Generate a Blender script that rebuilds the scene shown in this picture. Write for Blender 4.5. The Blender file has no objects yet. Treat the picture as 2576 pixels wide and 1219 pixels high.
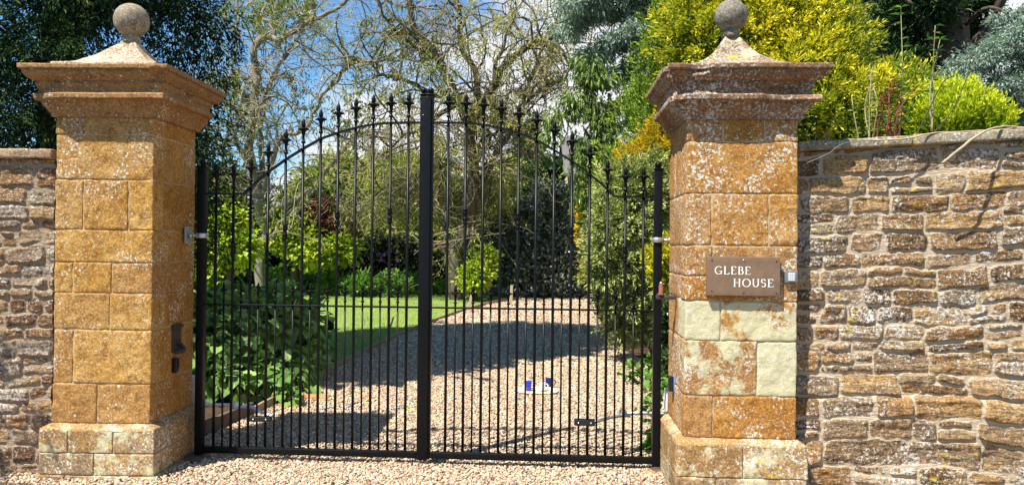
import bpy, math, random
import numpy as np
from mathutils import Matrix, Vector
R = math.radians
scene = bpy.context.scene
C = scene.collection
# ------------------------------------------------------------------ camera, sky, sun, exposure
F = 1900.0; CW = 1288.0; CH = 609.5; EYE = 1.6      # focal length in units of a 2576 px wide picture
cam_d = bpy.data.cameras.new('camera'); cam = bpy.data.objects.new('camera', cam_d); C.objects.link(cam)
cam_d.sensor_width = 36.0; cam_d.sensor_fit = 'HORIZONTAL'; cam_d.lens = F/2576*36
cam_d.clip_start = 0.05; cam_d.clip_end = 2000
CM = Matrix.Rotation(R(90.35), 3, 'X') @ Matrix.Rotation(R(0.6), 3, 'Z')
cam.matrix_world = Matrix.Translation((0, 0, EYE)) @ CM.to_4x4()
scene.camera = cam
SUNV = Vector((0.43, 0.42, -1.0))                    # the way the light travels
world = bpy.data.worlds.new('World'); scene.world = world; world.use_nodes = True
nt = world.node_tree; nt.nodes.clear()
def WN(t, **k):
    n = nt.nodes.new(t)
    for a, b in k.items(): setattr(n, a, b)
    return n
sky = WN('ShaderNodeTexSky', sky_type='NISHITA', sun_disc=False)
sky.sun_elevation = math.asin(1/SUNV.length); sky.sun_rotation = math.atan2(-SUNV.x, -SUNV.y)
sky.air_density = 1.0; sky.dust_density = 0.3; sky.ozone_density = 2.0
bg = WN('ShaderNodeBackground'); bg.inputs[1].default_value = 0.065
wo = WN('ShaderNodeOutputWorld')
tc = WN('ShaderNodeTexCoord'); mp = WN('ShaderNodeMapping'); mp.inputs['Scale'].default_value = (1, 1, 2.2)
mp.inputs['Location'].default_value = (0.35, 0.1, 0.32)
no = WN('ShaderNodeTexNoise'); no.inputs['Scale'].default_value = 3.6; no.inputs['Detail'].default_value = 9; no.inputs['Roughness'].default_value = 0.58
sx = WN('ShaderNodeSeparateXYZ')
m1 = WN('ShaderNodeMath', operation='MULTIPLY'); m1.inputs[1].default_value = -1.2     # fewer clouds higher up
m2 = WN('ShaderNodeMath', operation='MULTIPLY'); m2.inputs[1].default_value = 1.0      # more to the right
m3 = WN('ShaderNodeMath', operation='ADD'); m4 = WN('ShaderNodeMath', operation='ADD')
rp = WN('ShaderNodeValToRGB'); rp.color_ramp.elements[0].position = 0.0; rp.color_ramp.elements[1].position = 0.13
mix = WN('ShaderNodeMix', data_type='RGBA'); mix.inputs['B'].default_value = (7.6, 7.8, 8.2, 1)
tint = WN('ShaderNodeMix', data_type='RGBA', blend_type='MULTIPLY'); tint.inputs[0].default_value = 1.0
tint.inputs['B'].default_value = (0.76, 1.18, 1.42, 1)
L = nt.links.new
L(tc.outputs['Generated'], mp.inputs[0]); L(mp.outputs[0], no.inputs['Vector']); L(tc.outputs['Generated'], sx.inputs[0])
L(sx.outputs['Z'], m1.inputs[0]); m0 = WN('ShaderNodeMath', operation='MINIMUM'); m0.inputs[1].default_value = 0.35; L(sx.outputs['X'], m0.inputs[0]); L(m0.outputs[0], m2.inputs[0])
m5 = WN('ShaderNodeMath', operation='MINIMUM'); m5.inputs[1].default_value = 0.0; m6 = WN('ShaderNodeMath', operation='MULTIPLY_ADD'); m6.inputs[1].default_value = 0.5; L(sx.outputs['Y'], m5.inputs[0]); L(m5.outputs[0], m6.inputs[0])
L(no.outputs['Fac'], m3.inputs[0]); L(m1.outputs[0], m3.inputs[1]); L(m3.outputs[0], m4.inputs[0]); L(m2.outputs[0], m4.inputs[1])
L(m4.outputs[0], m6.inputs[2]); L(m6.outputs[0], rp.inputs[0]); L(rp.outputs[0], mix.inputs[0]); L(sky.outputs[0], tint.inputs['A']); L(tint.outputs['Result'], mix.inputs['A'])
L(mix.outputs['Result'], bg.inputs[0]); L(bg.outputs[0], wo.inputs[0])
sun_d = bpy.data.lights.new('sun', 'SUN'); sun_d.energy = 5.0; sun_d.angle = R(0.5); sun_d.color = (1.0, 0.95, 0.86)
sun = bpy.data.objects.new('sun', sun_d); C.objects.link(sun); sun.location = (-8, -8, 20)
sun.rotation_euler = SUNV.to_track_quat('-Z', 'Y').to_euler()
vs = scene.view_settings; vs.view_transform = 'Standard'; vs.look = 'None'; vs.exposure = 1.05; vs.gamma = 1; vs.use_curve_mapping = False
scene.render.engine = 'CYCLES'
cy = scene.cycles
cy.max_bounces = 6; cy.diffuse_bounces = 3; cy.transmission_bounces = 3; cy.transparent_max_bounces = 4; cy.glossy_bounces = 2

# ------------------------------------------------------------------ helpers
def ray(px, py):
    return CM @ Vector(((px-CW)/F, -(py-CH)/F, -1.0))
def at(px, py, Y):                                   # a sight line met at distance Y
    d = ray(px, py); s = Y/d.y
    return np.array((d.x*s, Y, EYE + d.z*s))
def gnd(px, py, z=0.0):
    d = ray(px, py); s = (z-EYE)/d.z
    return np.array((d.x*s, d.y*s, z))
rng = np.random.default_rng(7)
# value noise
def _h(ix, iy, iz, seed):
    n = (ix*374761393 + iy*668265263 + iz*2147483647 + seed*1274126177) & 0xffffffff
    n = ((n ^ (n >> 13))*1274126177) & 0xffffffff
    n = n ^ (n >> 16)
    return (n & 0xffff)/65535.0
def vnoise(p, seed=0):
    p = np.asarray(p, dtype=np.float64); i = np.floor(p).astype(np.int64); f = p-i; f = f*f*(3-2*f)
    r = 0
    for a in (0, 1):
        wa = f[..., 0] if a else 1-f[..., 0]
        for b in (0, 1):
            wb = f[..., 1] if b else 1-f[..., 1]
            for c in (0, 1):
                wc = f[..., 2] if c else 1-f[..., 2]
                r = r + wa*wb*wc*_h(i[..., 0]+a, i[..., 1]+b, i[..., 2]+c, seed)
    return r
def fbm(p, oct=4, seed=0, rough=0.5):
    p = np.asarray(p); r = 0; a = 1; s = 0
    for k in range(oct):
        r = r + a*(vnoise(p*(2**k)+k*17.3, seed+k)-0.5); s += a; a *= rough
    return r/s*2
class MB:
    def __init__(s): s.v = []; s.t = []; s.f = []; s.n = 0
    def add(s, v, f, tint=None):
        v = np.asarray(v, dtype=np.float32).reshape(-1, 3)
        if tint is None: tint = (0.5, 0.0, 0.0)
        t = np.asarray(tint, dtype=np.float32)
        if t.ndim == 1: t = np.tile(t, (len(v), 1))
        for g in (f if isinstance(f, (list, tuple)) and len(f) and isinstance(f[0], np.ndarray) else [np.asarray(f)]):
            s.f.append(np.asarray(g, dtype=np.int64)+s.n)
        s.v.append(v); s.t.append(t); s.n += len(v)
        return s
    def build(s, name, m, parent=None, smooth=True):
        me = bpy.data.meshes.new(name)
        V = np.concatenate(s.v); T = np.concatenate(s.t)
        me.vertices.add(len(V)); me.vertices.foreach_set('co', V.ravel())
        lv = np.concatenate([g.ravel() for g in s.f]); tot = np.concatenate([np.full(len(g), g.shape[1]) for g in s.f])
        st = np.concatenate([[0], np.cumsum(tot)[:-1]])
        me.loops.add(len(lv)); me.loops.foreach_set('vertex_index', lv.astype(np.int32))
        me.polygons.add(len(tot)); me.polygons.foreach_set('loop_start', st.astype(np.int32)); me.polygons.foreach_set('loop_total', tot.astype(np.int32))
        me.polygons.foreach_set('use_smooth', np.full(len(tot), smooth))
        me.update(calc_edges=True)
        a = me.attributes.new('tint', 'FLOAT_COLOR', 'POINT')
        a.data.foreach_set('color', np.concatenate([T, np.ones((len(T), 1), np.float32)], axis=1).ravel())
        me.materials.append(m)
        return link(name, me, parent)
def link(name, me, parent=None):
    o = bpy.data.objects.new(name, me); C.objects.link(o)
    if parent: o.parent = parent
    return o
def tag(o, label=None, cat=None, group=None, kind=None):
    if label: o['label'] = label
    if cat: o['category'] = cat
    if group: o['group'] = group
    if kind: o['kind'] = kind
    elif cat: o['kind'] = 'thing'
    return o
def empty(name, loc=(0, 0, 0), rz=0.0, label=None, cat=None, group=None):
    o = bpy.data.objects.new(name, None); C.objects.link(o); o.location = loc; o.rotation_euler = (0, 0, rz)
    o.empty_display_size = 0.1
    return tag(o, label, cat, group)
def copy_tree(o, parent=None):
    kids = list(o.children)
    c = o.copy(); C.objects.link(c); c.parent = parent
    for ch in kids: copy_tree(ch, c)
    return c
def nrm(a): return a/np.maximum(np.linalg.norm(a, axis=-1, keepdims=True), 1e-9)
def tubes(mb, P, Rr, sides=5, tint=None, caps=True):
    P = np.asarray(P, float); Rr = np.asarray(Rr, float)
    if P.ndim == 2: P = P[None]
    if Rr.ndim == 1: Rr = np.tile(Rr, (len(P), 1))
    N, S, _ = P.shape
    T = np.empty_like(P); T[:, 1:-1] = P[:, 2:]-P[:, :-2]; T[:, 0] = P[:, 1]-P[:, 0]; T[:, -1] = P[:, -1]-P[:, -2]
    T = nrm(T); m = nrm(P[:, -1]-P[:, 0])
    ref = np.where(np.abs(m[:, 2:3]) > 0.8, np.array([[1., 0.13, 0.]]), np.array([[0., 0.07, 1.]]))[:, None, :]
    A = nrm(np.cross(T, ref)); B = np.cross(T, A)
    th = np.arange(sides)/sides*2*np.pi + (np.pi/4 if sides == 4 else 0)
    V = P[:, :, None]+Rr[:, :, None, None]*(A[:, :, None]*np.cos(th)[None, None, :, None]+B[:, :, None]*np.sin(th)[None, None, :, None])
    idx = np.arange(N*S*sides).reshape(N, S, sides)
    a = idx[:, :-1]; b = idx[:, 1:]
    q = np.stack([a, np.roll(a, -1, 2), np.roll(b, -1, 2), b], -1).reshape(-1, 4)
    fs = [q]
    if caps: fs += [idx[:, 0, ::-1].reshape(-1, sides), idx[:, -1].reshape(-1, sides)]
    tt = None
    if tint is not None:
        tt = np.asarray(tint, float)
        if tt.ndim == 2: tt = np.repeat(tt, S*sides, axis=0)
    mb.add(V.reshape(-1, 3), fs, tt); return mb
def catmull(pts, n=8):
    p = np.asarray(pts, float); p = np.vstack([2*p[0]-p[1], p, 2*p[-1]-p[-2]]); out = []
    for i in range(1, len(p)-2):
        for t in np.arange(n)/n:
            out.append(0.5*((2*p[i])+(p[i+1]-p[i-1])*t+(2*p[i-1]-5*p[i]+4*p[i+1]-p[i+2])*t*t+(3*p[i]-p[i-1]-3*p[i+1]+p[i+2])*t**3))
    out.append(p[-2]); return np.array(out)
def box(mb, x0, x1, y0, y1, z0, z1, tint=None, bev=0.0):
    if bev > 0:
        return rbox(mb, (x0, x1, y0, y1, z0, z1), step=10, r=bev, amp=0, tint=tint, seg=2)
    v = np.array([(x, y, z) for x in (x0, x1) for y in (y0, y1) for z in (z0, z1)])
    f = np.array([(0, 1, 3, 2), (4, 6, 7, 5), (0, 4, 5, 1), (2, 3, 7, 6), (0, 2, 6, 4), (1, 5, 7, 3)])
    mb.add(v, f, tint); return mb
def rbox(mb, b, step=0.015, r=0.006, amp=0.002, freq=9., tint=None, seg=1, seed=0, xf=None, extra=None):
    """box with rounded edges and a worn, noisy surface; grid lines crowd at the edges"""
    b = np.array(b, float).reshape(3, 2); c = b.mean(1); h = (b[:, 1]-b[:, 0])/2; r = min(r, h.min()*0.98)
    def line(k):
        inner = h[k]-r; n = max(1, int(np.ceil(2*inner/step)))
        mid = np.linspace(-inner, inner, n+1); e = r*(1-np.cos(np.linspace(0, np.pi/2, seg+1)[1:]))*1.0
        e = inner+r*np.linspace(0, 1, seg+1)[1:]
        return np.concatenate([-e[::-1], mid, e])
    ls = [line(k) for k in range(3)]
    for ax in range(3):
        u, w = [k for k in range(3) if k != ax]
        U, W = np.meshgrid(ls[u], ls[w], indexing='ij')
        for sg in (-1, 1):
            q = np.zeros(U.shape+(3,)); q[..., u] = U; q[..., w] = W; q[..., ax] = sg*h[ax]
            core = np.clip(q, -(h-r), h-r); d = q-core; dn = nrm(d)
            p = core+dn*r
            if amp:
                wp = p+c
                p = p+dn*(amp*(fbm(wp*freq, 4, seed, 0.6)))[..., None]
                if extra is not None: p = p+dn*extra(wp)[..., None]
            p = p+c
            n1, n2 = U.shape; idx = np.arange(n1*n2).reshape(n1, n2)
            f = np.stack([idx[:-1, :-1], idx[1:, :-1], idx[1:, 1:], idx[:-1, 1:]], -1).reshape(-1, 4)
            flip = (sg < 0) ^ (ax == 1)
            if flip: f = f[:, ::-1]
            p = p.reshape(-1, 3)
            if xf is not None: p = xf(p)
            mb.add(p, f, tint)
    return mb
def lathe(mb, prof, sides=24, c=(0, 0, 0), tint=None, mod=None):
    prof = np.asarray(prof, float); th = np.arange(sides)/sides*2*np.pi
    rr = prof[:, 0][:, None]*(np.ones(sides)[None] if mod is None else mod(th)[None]**(1.0))
    V = np.stack([rr*np.cos(th), rr*np.sin(th), np.repeat(prof[:, 1][:, None], sides, 1)], -1)+np.array(c)
    n = len(prof); idx = np.arange(n*sides).reshape(n, sides); a = idx[:-1]; b = idx[1:]
    f = [np.stack([a, np.roll(a, -1, 1), np.roll(b, -1, 1), b], -1).reshape(-1, 4), idx[0, ::-1].reshape(1, -1), idx[-1].reshape(1, -1)]
    mb.add(V.reshape(-1, 3), f, tint); return mb
def sqsweep(mb, prof, hx, hy, n=40, amp=0.002, freq=9, seed=0, tint=None, cap=True, chip=0.0):
    """profile (outset, z) swept round a rectangle of half sizes hx, hy"""
    prof = np.asarray(prof, float); t = np.linspace(-1, 1, n, endpoint=False)
    P = []
    for o, z in prof:
        a, b = hx+o, hy+o
        P.append(np.concatenate([np.stack([t*a, np.full(n, -b)], 1), np.stack([np.full(n, a), t*b], 1), np.stack([-t*a, np.full(n, b)], 1), np.stack([np.full(n, -a), -t*b], 1)]))
    P = np.array(P); Z = np.repeat(prof[:, 1][:, None], 4*n, 1)
    V = np.concatenate([P, Z[..., None]], -1)
    rad = nrm(np.concatenate([np.sign(P)*(np.abs(P)/np.array([hx, hy]))**6, np.zeros(Z.shape+(1,))], -1)+1e-6)
    nn = fbm(V*freq, 4, seed, 0.6)
    V = V+rad*(amp*nn)[..., None]
    if chip:
        k = np.clip(vnoise(V*7.0, seed+9)-0.70, 0, 1)*chip*4
        V = V-rad*k[..., None]; V[..., 2] -= 0*k
    V[..., 2] += amp*0.6*fbm(V*freq+9, 3, seed+3)
    k = len(prof); m = 4*n; idx = np.arange(k*m).reshape(k, m); a = idx[:-1]; b = idx[1:]
    f = [np.stack([a, np.roll(a, -1, 1), np.roll(b, -1, 1), b], -1).reshape(-1, 4)]
    if cap: f += [idx[0, ::-1].reshape(1, -1), idx[-1].reshape(1, -1)]
    mb.add(V.reshape(-1, 3), f, tint); return mb
def dense(prof, step=0.012):
    prof = np.asarray(prof, float); out = [prof[0]]
    for a, b in zip(prof[:-1], prof[1:]):
        n = max(1, int(np.ceil(np.linalg.norm(b-a)/step)))
        for k in range(1, n+1): out.append(a+(b-a)*k/n)
    return np.array(out)
# ---- leaves
T_DIA = (np.array([(0, 0, 0), (.42, .5, .08), (1, 0, -.06), (.42, -.5, .08)]), [np.array([(0, 1, 2, 3)])])
T_FOLD = (np.array([(0, 0, 0), (.4, .5, .16), (1, 0, -.05), (.4, -.5, .16)]), [np.array([(0, 1, 2), (0, 2, 3)])])
T_HEART = (np.array([(.06, 0, 0), (-.05, .22, .05), (.16, .46, .1), (.5, .42, .08), (.8, .17, .0), (1, 0, -.1), (.8, -.17, .0), (.5, -.42, .08), (.16, -.46, .1), (-.05, -.22, .05), (.5, 0, -.0)]),
           [np.array([(0, 1, 2, 3, 10), (10, 7, 8, 9, 0)]), np.array([(10, 3, 4, 5), (10, 5, 6, 7)])])
def _spray():
    v = [(0, -.03, 0), (0, .03, 0), (1, 0, -.06)]; f = [(0, 2, 1)]
    for i, u in enumerate((.08, .22, .36, .50, .64, .78)):
        r = .52*(1-.55*u)+.05
        for sg in (-1, 1):
            k = len(v); v += [(u-.03, 0, 0), (u+.055, 0, 0), (u+.25-.05*u, sg*r, .05-.04*(i % 2))]; f.append((k, k+1, k+2) if sg > 0 else (k, k+2, k+1))
    return (np.array(v, float), [np.array(f)])
T_SPRAY = _spray()
def leaves(mb, pos, d, n, Ls, Ws, tmpl, tint):
    tv, tf = tmpl; N = len(pos)
    d = nrm(d); s = nrm(np.cross(n, d)); n = np.cross(d, s)
    V = pos[:, None]+d[:, None]*(tv[None, :, 0:1]*Ls[:, None, None])+s[:, None]*(tv[None, :, 1:2]*Ws[:, None, None])+n[:, None]*(tv[None, :, 2:3]*Ls[:, None, None])
    m = len(tv); off = np.arange(N)*m
    fs = [(g[None]+off[:, None, None]).reshape(-1, g.shape[1]) for g in tf]
    mb.add(V.reshape(-1, 3), fs, np.repeat(tint, m, axis=0)); return mb
def sphere_dirs(n, g=rng):
    return nrm(g.normal(size=(n, 3)))
def crown(mb, blobs, n, k, cr, L, W, droop=0.2, outw=0.8, tmpl=T_DIA, shell=0.45, flat=1.0, up=0.4, lump=0.35, seed=None, tone=(0.0, 1.0), plume=0.0, pdir=0.5, patch=0.0):
    g = rng if seed is None else np.random.default_rng(seed)
    B = np.array([b[:6] for b in blobs], float)
    w = np.array([(b[3]*b[4]+b[4]*b[5]+b[3]*b[5])*(b[6] if len(b) > 6 else 1) for b in blobs]); w /= w.sum()
    bi = g.choice(len(B), n, p=w)
    u = nrm(g.normal(size=(n, 3))); rr = 1-shell*g.random(n)**1.2
    # uneven outline: radius modulated by noise over direction
    rr = rr*(1+lump*fbm(u*2.3+bi[:, None]*3.7, 3, 5))
    c = B[bi, :3]+u*B[bi, 3:6]*rr[:, None]
    out = nrm(u/np.maximum(B[bi, 3:6], .05)*B[bi, 3:6].mean(1, keepdims=True))
    ct = g.random(n)
    N = n*k; ci = np.repeat(np.arange(n), k)
    crn = cr*(0.6+0.8*g.random(n))
    off = g.normal(size=(N, 3))*np.array([1, 1, flat])*crn[ci][:, None]*0.6
    tt = g.random(N)
    if plume:                                          # each clump a feathery plume, finer and brighter to the tip
        cd = out*outw+g.normal(size=(n, 3))*pdir; cd[:, 2] -= droop; cd = nrm(cd)
        pos = c[ci]+cd[ci]*(tt*plume*(0.6+0.8*crn/cr/1.4)[ci])[:, None]+off*(1-0.75*tt)[:, None]
        d = cd[ci]*1.2+nrm(off)*0.75+g.normal(size=(N, 3))*0.3
    else:
        pos = c[ci]+off
        d = out[ci]*outw+nrm(off)*0.5+g.normal(size=(N, 3))*0.45; d[:, 2] -= droop
    nn = g.normal(size=(N, 3))*0.8; nn[:, 2] += up*2; nn += out[ci]*0.5
    Ls = L*(0.65+0.7*g.random(N)); Ws = W*(0.65+0.7*g.random(N))
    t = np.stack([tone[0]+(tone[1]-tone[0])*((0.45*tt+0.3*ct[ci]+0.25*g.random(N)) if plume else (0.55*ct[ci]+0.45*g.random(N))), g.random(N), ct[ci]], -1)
    if patch: t[:, 0] = np.clip(t[:, 0]+patch*fbm(c*1.9, 2, 77)[ci], 0, 1)
    return leaves(mb, pos, d, nn, Ls, Ws, tmpl, t)
def wiggle(start, direc, length, S, g, curl=0.5, grav=0.0):
    """N random-walk twigs grown together: start (N,3), direc (N,3), length (N,)"""
    N = len(start); P = np.empty((N, S, 3)); P[:, 0] = start; d = nrm(direc); w = g.normal(size=(N, 3))*curl
    st = (length/(S-1))[:, None]
    for i in range(1, S):
        w = 0.55*w+g.normal(size=(N, 3))*curl*0.75
        d = nrm(d+w*0.55+np.array([0, 0, -grav]))
        P[:, i] = P[:, i-1]+d*st
    return P

# ------------------------------------------------------------------ materials
def newmat(name):
    m = bpy.data.materials.new(name); m.use_nodes = True; t = m.node_tree; t.nodes.clear(); return m, t
class NT:
    def __init__(s, t): s.t = t
    def n(s, ty, ins=None, **k):
        n = s.t.nodes.new(ty)
        for a, b in k.items(): setattr(n, a, b)
        for a, b in (ins or {}).items():
            if isinstance(b, bpy.types.NodeSocket): s.t.links.new(b, n.inputs[a])
            else: n.inputs[a].default_value = b
        return n
    def math(s, op, a, b=0.0, clamp=False):
        return s.n('ShaderNodeMath', {0: a, 1: b}, operation=op, use_clamp=clamp).outputs[0]
    def mix(s, f, a, b, mode='MIX'):
        n = s.t.nodes.new('ShaderNodeMix'); n.data_type = 'RGBA'; n.blend_type = mode
        for k, v in ((0, f), ('A', a), ('B', b)):
            if isinstance(v, bpy.types.NodeSocket): s.t.links.new(v, n.inputs[k])
            else: n.inputs[k].default_value = v if k == 0 else (*v[:3], 1)
        return n.outputs['Result']
    def ramp(s, f, stops, interp='LINEAR'):
        n = s.t.nodes.new('ShaderNodeValToRGB'); cr = n.color_ramp; cr.interpolation = interp
        while len(cr.elements) < len(stops): cr.elements.new(0.5)
        for e, (p, c) in zip(cr.elements, stops):
            e.position = p; e.color = (*c, 1) if isinstance(c, tuple) else (c, c, c, 1)
        s.t.links.new(f, n.inputs[0]); return n.outputs[0]
    def noise(s, vec, scale, detail=4, rough=0.55, dist=0.0):
        return s.n('ShaderNodeTexNoise', {'Vector': vec, 'Scale': scale, 'Detail': detail, 'Roughness': rough, 'Distortion': dist}).outputs['Fac']
def leaf_mat(name, dark, light, accent=None, frac=0.1, trans=0.3, rough=0.5, spec=0.25):
    m, t = newmat(name); g = NT(t)
    a = g.n('ShaderNodeAttribute', attribute_name='tint')
    sep = g.n('ShaderNodeSeparateColor', {0: a.outputs['Color']})
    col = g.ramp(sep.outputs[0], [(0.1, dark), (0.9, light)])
    if accent: col = g.mix(g.ramp(sep.outputs[1], [(1-frac-.01, 0.0), (1-frac+.01, 1.0)]), col, accent)
    p = g.n('ShaderNodeBsdfPrincipled', {'Base Color': col, 'Roughness': rough, 'Specular IOR Level': spec})
    tr = g.n('ShaderNodeBsdfTranslucent', {'Color': g.mix(1.0, col, (1.0, 1.15, 0.6), 'MULTIPLY')})
    mx = g.n('ShaderNodeMixShader', {0: trans, 1: p.outputs[0], 2: tr.outputs[0]})
    g.n('ShaderNodeOutputMaterial', {0: mx.outputs[0]}); return m
def simple_mat(name, col, rough=0.6, metal=0.0, var=0.25, scale=8.0, bump=0.0, spec=0.4, coat=0.0):
    m, t = newmat(name); g = NT(t)
    v = g.n('ShaderNodeTexCoord').outputs['Object']
    nz = g.noise(v, scale, 6, 0.65)
    c = g.mix(nz, tuple(x*(1-var) for x in col), tuple(min(1, x*(1+var)) for x in col))
    p = g.n('ShaderNodeBsdfPrincipled', {'Base Color': c, 'Roughness': g.math('ADD', g.math('MULTIPLY', nz, 0.25), rough-0.12), 'Metallic': metal, 'Specular IOR Level': spec, 'Coat Weight': coat, 'Coat Roughness': 0.12})
    if bump:
        b = g.n('ShaderNodeBump', {'Height': g.noise(v, scale*5, 5, 0.6), 'Strength': 0.6, 'Distance': bump}); t.links.new(b.outputs[0], p.inputs['Normal'])
    g.n('ShaderNodeOutputMaterial', {0: p.outputs[0]}); return m
def stone_mat(name, base, alt, dark, lichen=0.5, white=(0.72, 0.70, 0.60), yellow=0.0, grain=1.0, mint=(0.50, 0.46, 0.28), mortar=(0.50, 0.40, 0.28), strata=0.0, bumpd=0.004, spots=1.0, vary=0.0, grey=(0.28, 0.225, 0.16)):
    """tint.r = tone of this block, tint.g = pale lichened, tint.b = mortar"""
    m, t = newmat(name); g = NT(t)
    v = g.n('ShaderNodeTexCoord').outputs['Object']
    a = g.n('ShaderNodeAttribute', attribute_name='tint'); sep = g.n('ShaderNodeSeparateColor', {0: a.outputs['Color']})
    tone, pale, mort = sep.outputs[0], sep.outputs[1], sep.outputs[2]
    n1 = g.noise(v, 3.2, 5, 0.6, 0.4); n2 = g.noise(v, 26, 6, 0.65); n3 = g.noise(v, 75*grain, 4, 0.7)
    f = g.math('ADD', g.math('MULTIPLY', g.math('SUBTRACT', n1, 0.5), 1.1), tone)
    col = g.ramp(f, [(0.15, dark), (0.45, base), (0.75, alt), (0.95, tuple(min(1, x*1.25+.03) for x in alt))])
    if vary: col = g.mix(g.math('MULTIPLY', g.ramp(g.math('ADD', g.math('FRACT', g.math('MULTIPLY', tone, 13.7)), g.math('MULTIPLY', g.math('SUBTRACT', n1, .5), .8)), [(0.45, 0.0), (0.8, 1.0)]), vary), col, grey)
    col = g.mix(g.math('MULTIPLY', g.ramp(n2, [(0.36, 1.0), (0.5, 0.0)]), 0.75), col, tuple(x*0.8 for x in dark))
    col = g.mix(g.math('MULTIPLY', g.ramp(n3, [(0.40, 1.0), (0.52, 0.0)]), 0.45), col, tuple(x*0.62 for x in dark))
    col = g.mix(g.math('MULTIPLY', g.ramp(n3, [(0.52, 0.0), (0.66, 1.0)]), 0.55), col, tuple(min(1, x*1.35+.03) for x in alt))
    # pale crust on the blocks that carry it
    pm = g.math('MULTIPLY', g.ramp(g.math('ADD', g.noise(v, 6, 6, 0.7), g.math('MULTIPLY', pale, 0.42)), [(0.58, 0.0), (0.66, 1.0)]), g.ramp(pale, [(0.02, 0.0), (0.1, 1.0)]))
    col = g.mix(pm, col, g.mix(n2, tuple(x*0.8 for x in mint), tuple(min(1, x*1.15) for x in mint)))
    # white lichen: patchy crust plus round spots
    big = g.noise(v, 2.3, 4, 0.6, 0.6)
    thr = g.math('ADD', g.noise(v, 55, 7, 0.72), g.math('MULTIPLY', g.math('SUBTRACT', big, 0.5), 0.42))
    lm = g.ramp(g.math('ADD', thr, (lichen-0.5)*0.3), [(0.59, 0.0), (0.615, 1.0)])
    vo = g.n('ShaderNodeTexVoronoi', {'Vector': g.n('ShaderNodeVectorMath', {0: v, 1: g.n('ShaderNodeTexNoise', {'Vector': v, 'Scale': 60.0}).outputs['Color']}, operation='MULTIPLY_ADD').outputs[0] if False else v, 'Scale': 17.0, 'Randomness': 1.0})
    sc = g.n('ShaderNodeSeparateColor', {0: vo.outputs['Color']})
    rad = g.math('ADD', g.math('MULTIPLY', g.math('SUBTRACT', sc.outputs[0], 0.66), 0.62*spots), g.math('MULTIPLY', g.math('SUBTRACT', g.noise(v, 90, 3), 0.5), 0.16))
    sm = g.ramp(g.math('SUBTRACT', rad, vo.outputs['Distance']), [(0.0, 0.0), (0.05, 1.0)])
    wcol = g.mix(g.noise(v, 120, 3), tuple(x*0.68 for x in white), white)
    col = g.mix(lm, col, wcol); col = g.mix(g.math('MULTIPLY', sm, 0.85), col, wcol)
    if yellow:
        ym = g.ramp(g.math('ADD', g.noise(v, 16, 6, 0.7, 0.5), g.math('MULTIPLY', g.math('SUBTRACT', g.noise(v, 1.9, 3), 0.5), 0.5)), [(0.70-yellow*0.12, 0.0), (0.73-yellow*0.12, 1.0)])
        col = g.mix(ym, col, (0.48, 0.34, 0.05))
    mcol = g.mix(n2, tuple(x*0.8 for x in mortar), mortar)
    col = g.mix(g.ramp(mort, [(0.45, 0.0), (0.75, 1.0)]), col, mcol)
    p = g.n('ShaderNodeBsdfPrincipled', {'Base Color': col, 'Roughness': 0.92, 'Specular IOR Level': 0.15})
    if strata:
        mpn = g.n('ShaderNodeMapping', {'Vector': v, 'Scale': (2.2, 2.2, 9.0)})
        h = g.math('ADD', g.math('MULTIPLY', g.noise(mpn.outputs[0], 6, 7, 0.68, 0.5), 2.2), g.math('MULTIPLY', n3, 0.5))
    else: h = g.math('ADD', g.math('MULTIPLY', n2, 1.2), g.math('MULTIPLY', n3, 0.6))
    h = g.math('ADD', h, g.math('MULTIPLY', lm, 0.12))
    b = g.n('ShaderNodeBump', {'Height': h, 'Strength': 0.9, 'Distance': bumpd}); t.links.new(b.outputs[0], p.inputs['Normal'])
    g.n('ShaderNodeOutputMaterial', {0: p.outputs[0]}); return m
M_PIL = stone_mat('ironstone_ashlar', (0.36, 0.18, 0.035), (0.46, 0.27, 0.07), (0.25, 0.10, 0.02), lichen=0.50, mortar=(0.50, 0.36, 0.21), bumpd=0.006, spots=0.85, vary=0.35, grey=(0.36, 0.24, 0.13))
M_PIR = stone_mat('ironstone_ashlar_lichened', (0.36, 0.165, 0.032), (0.45, 0.25, 0.075), (0.24, 0.09, 0.018), lichen=0.56, mortar=(0.50, 0.38, 0.24), bumpd=0.006, spots=1.0, vary=0.4, grey=(0.36, 0.24, 0.13))
M_CAP = stone_mat('weathered_cap_stone', (0.20, 0.105, 0.05), (0.29, 0.165, 0.085), (0.11, 0.07, 0.045), lichen=0.62, white=(0.5, 0.48, 0.43), bumpd=0.003, spots=0.9)
M_CAPL = stone_mat('worn_cap_stone', (0.29, 0.155, 0.06), (0.38, 0.22, 0.09), (0.18, 0.10, 0.05), lichen=0.42, bumpd=0.003, spots=0.8)
M_PYR = stone_mat('pale_finial_base', (0.30, 0.20, 0.12), (0.38, 0.29, 0.19), (0.19, 0.11, 0.07), lichen=0.74, white=(0.58, 0.54, 0.44), yellow=0.3, bumpd=0.004)
M_PYRR = stone_mat('mossy_finial_base', (0.22, 0.14, 0.085), (0.30, 0.22, 0.14), (0.13, 0.08, 0.05), lichen=0.66, white=(0.55, 0.52, 0.44), yellow=0.5, bumpd=0.006)
M_BALL = stone_mat('ball_stone', (0.25, 0.205, 0.145), (0.36, 0.31, 0.22), (0.16, 0.125, 0.085), lichen=0.45, white=(0.5, 0.47, 0.39), bumpd=0.003, spots=0.4)
M_BALLR = stone_mat('ball_stone_grey', (0.19, 0.165, 0.13), (0.27, 0.24, 0.18), (0.11, 0.095, 0.075), lichen=0.40, white=(0.4, 0.38, 0.33), bumpd=0.003, spots=0.4)
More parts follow.
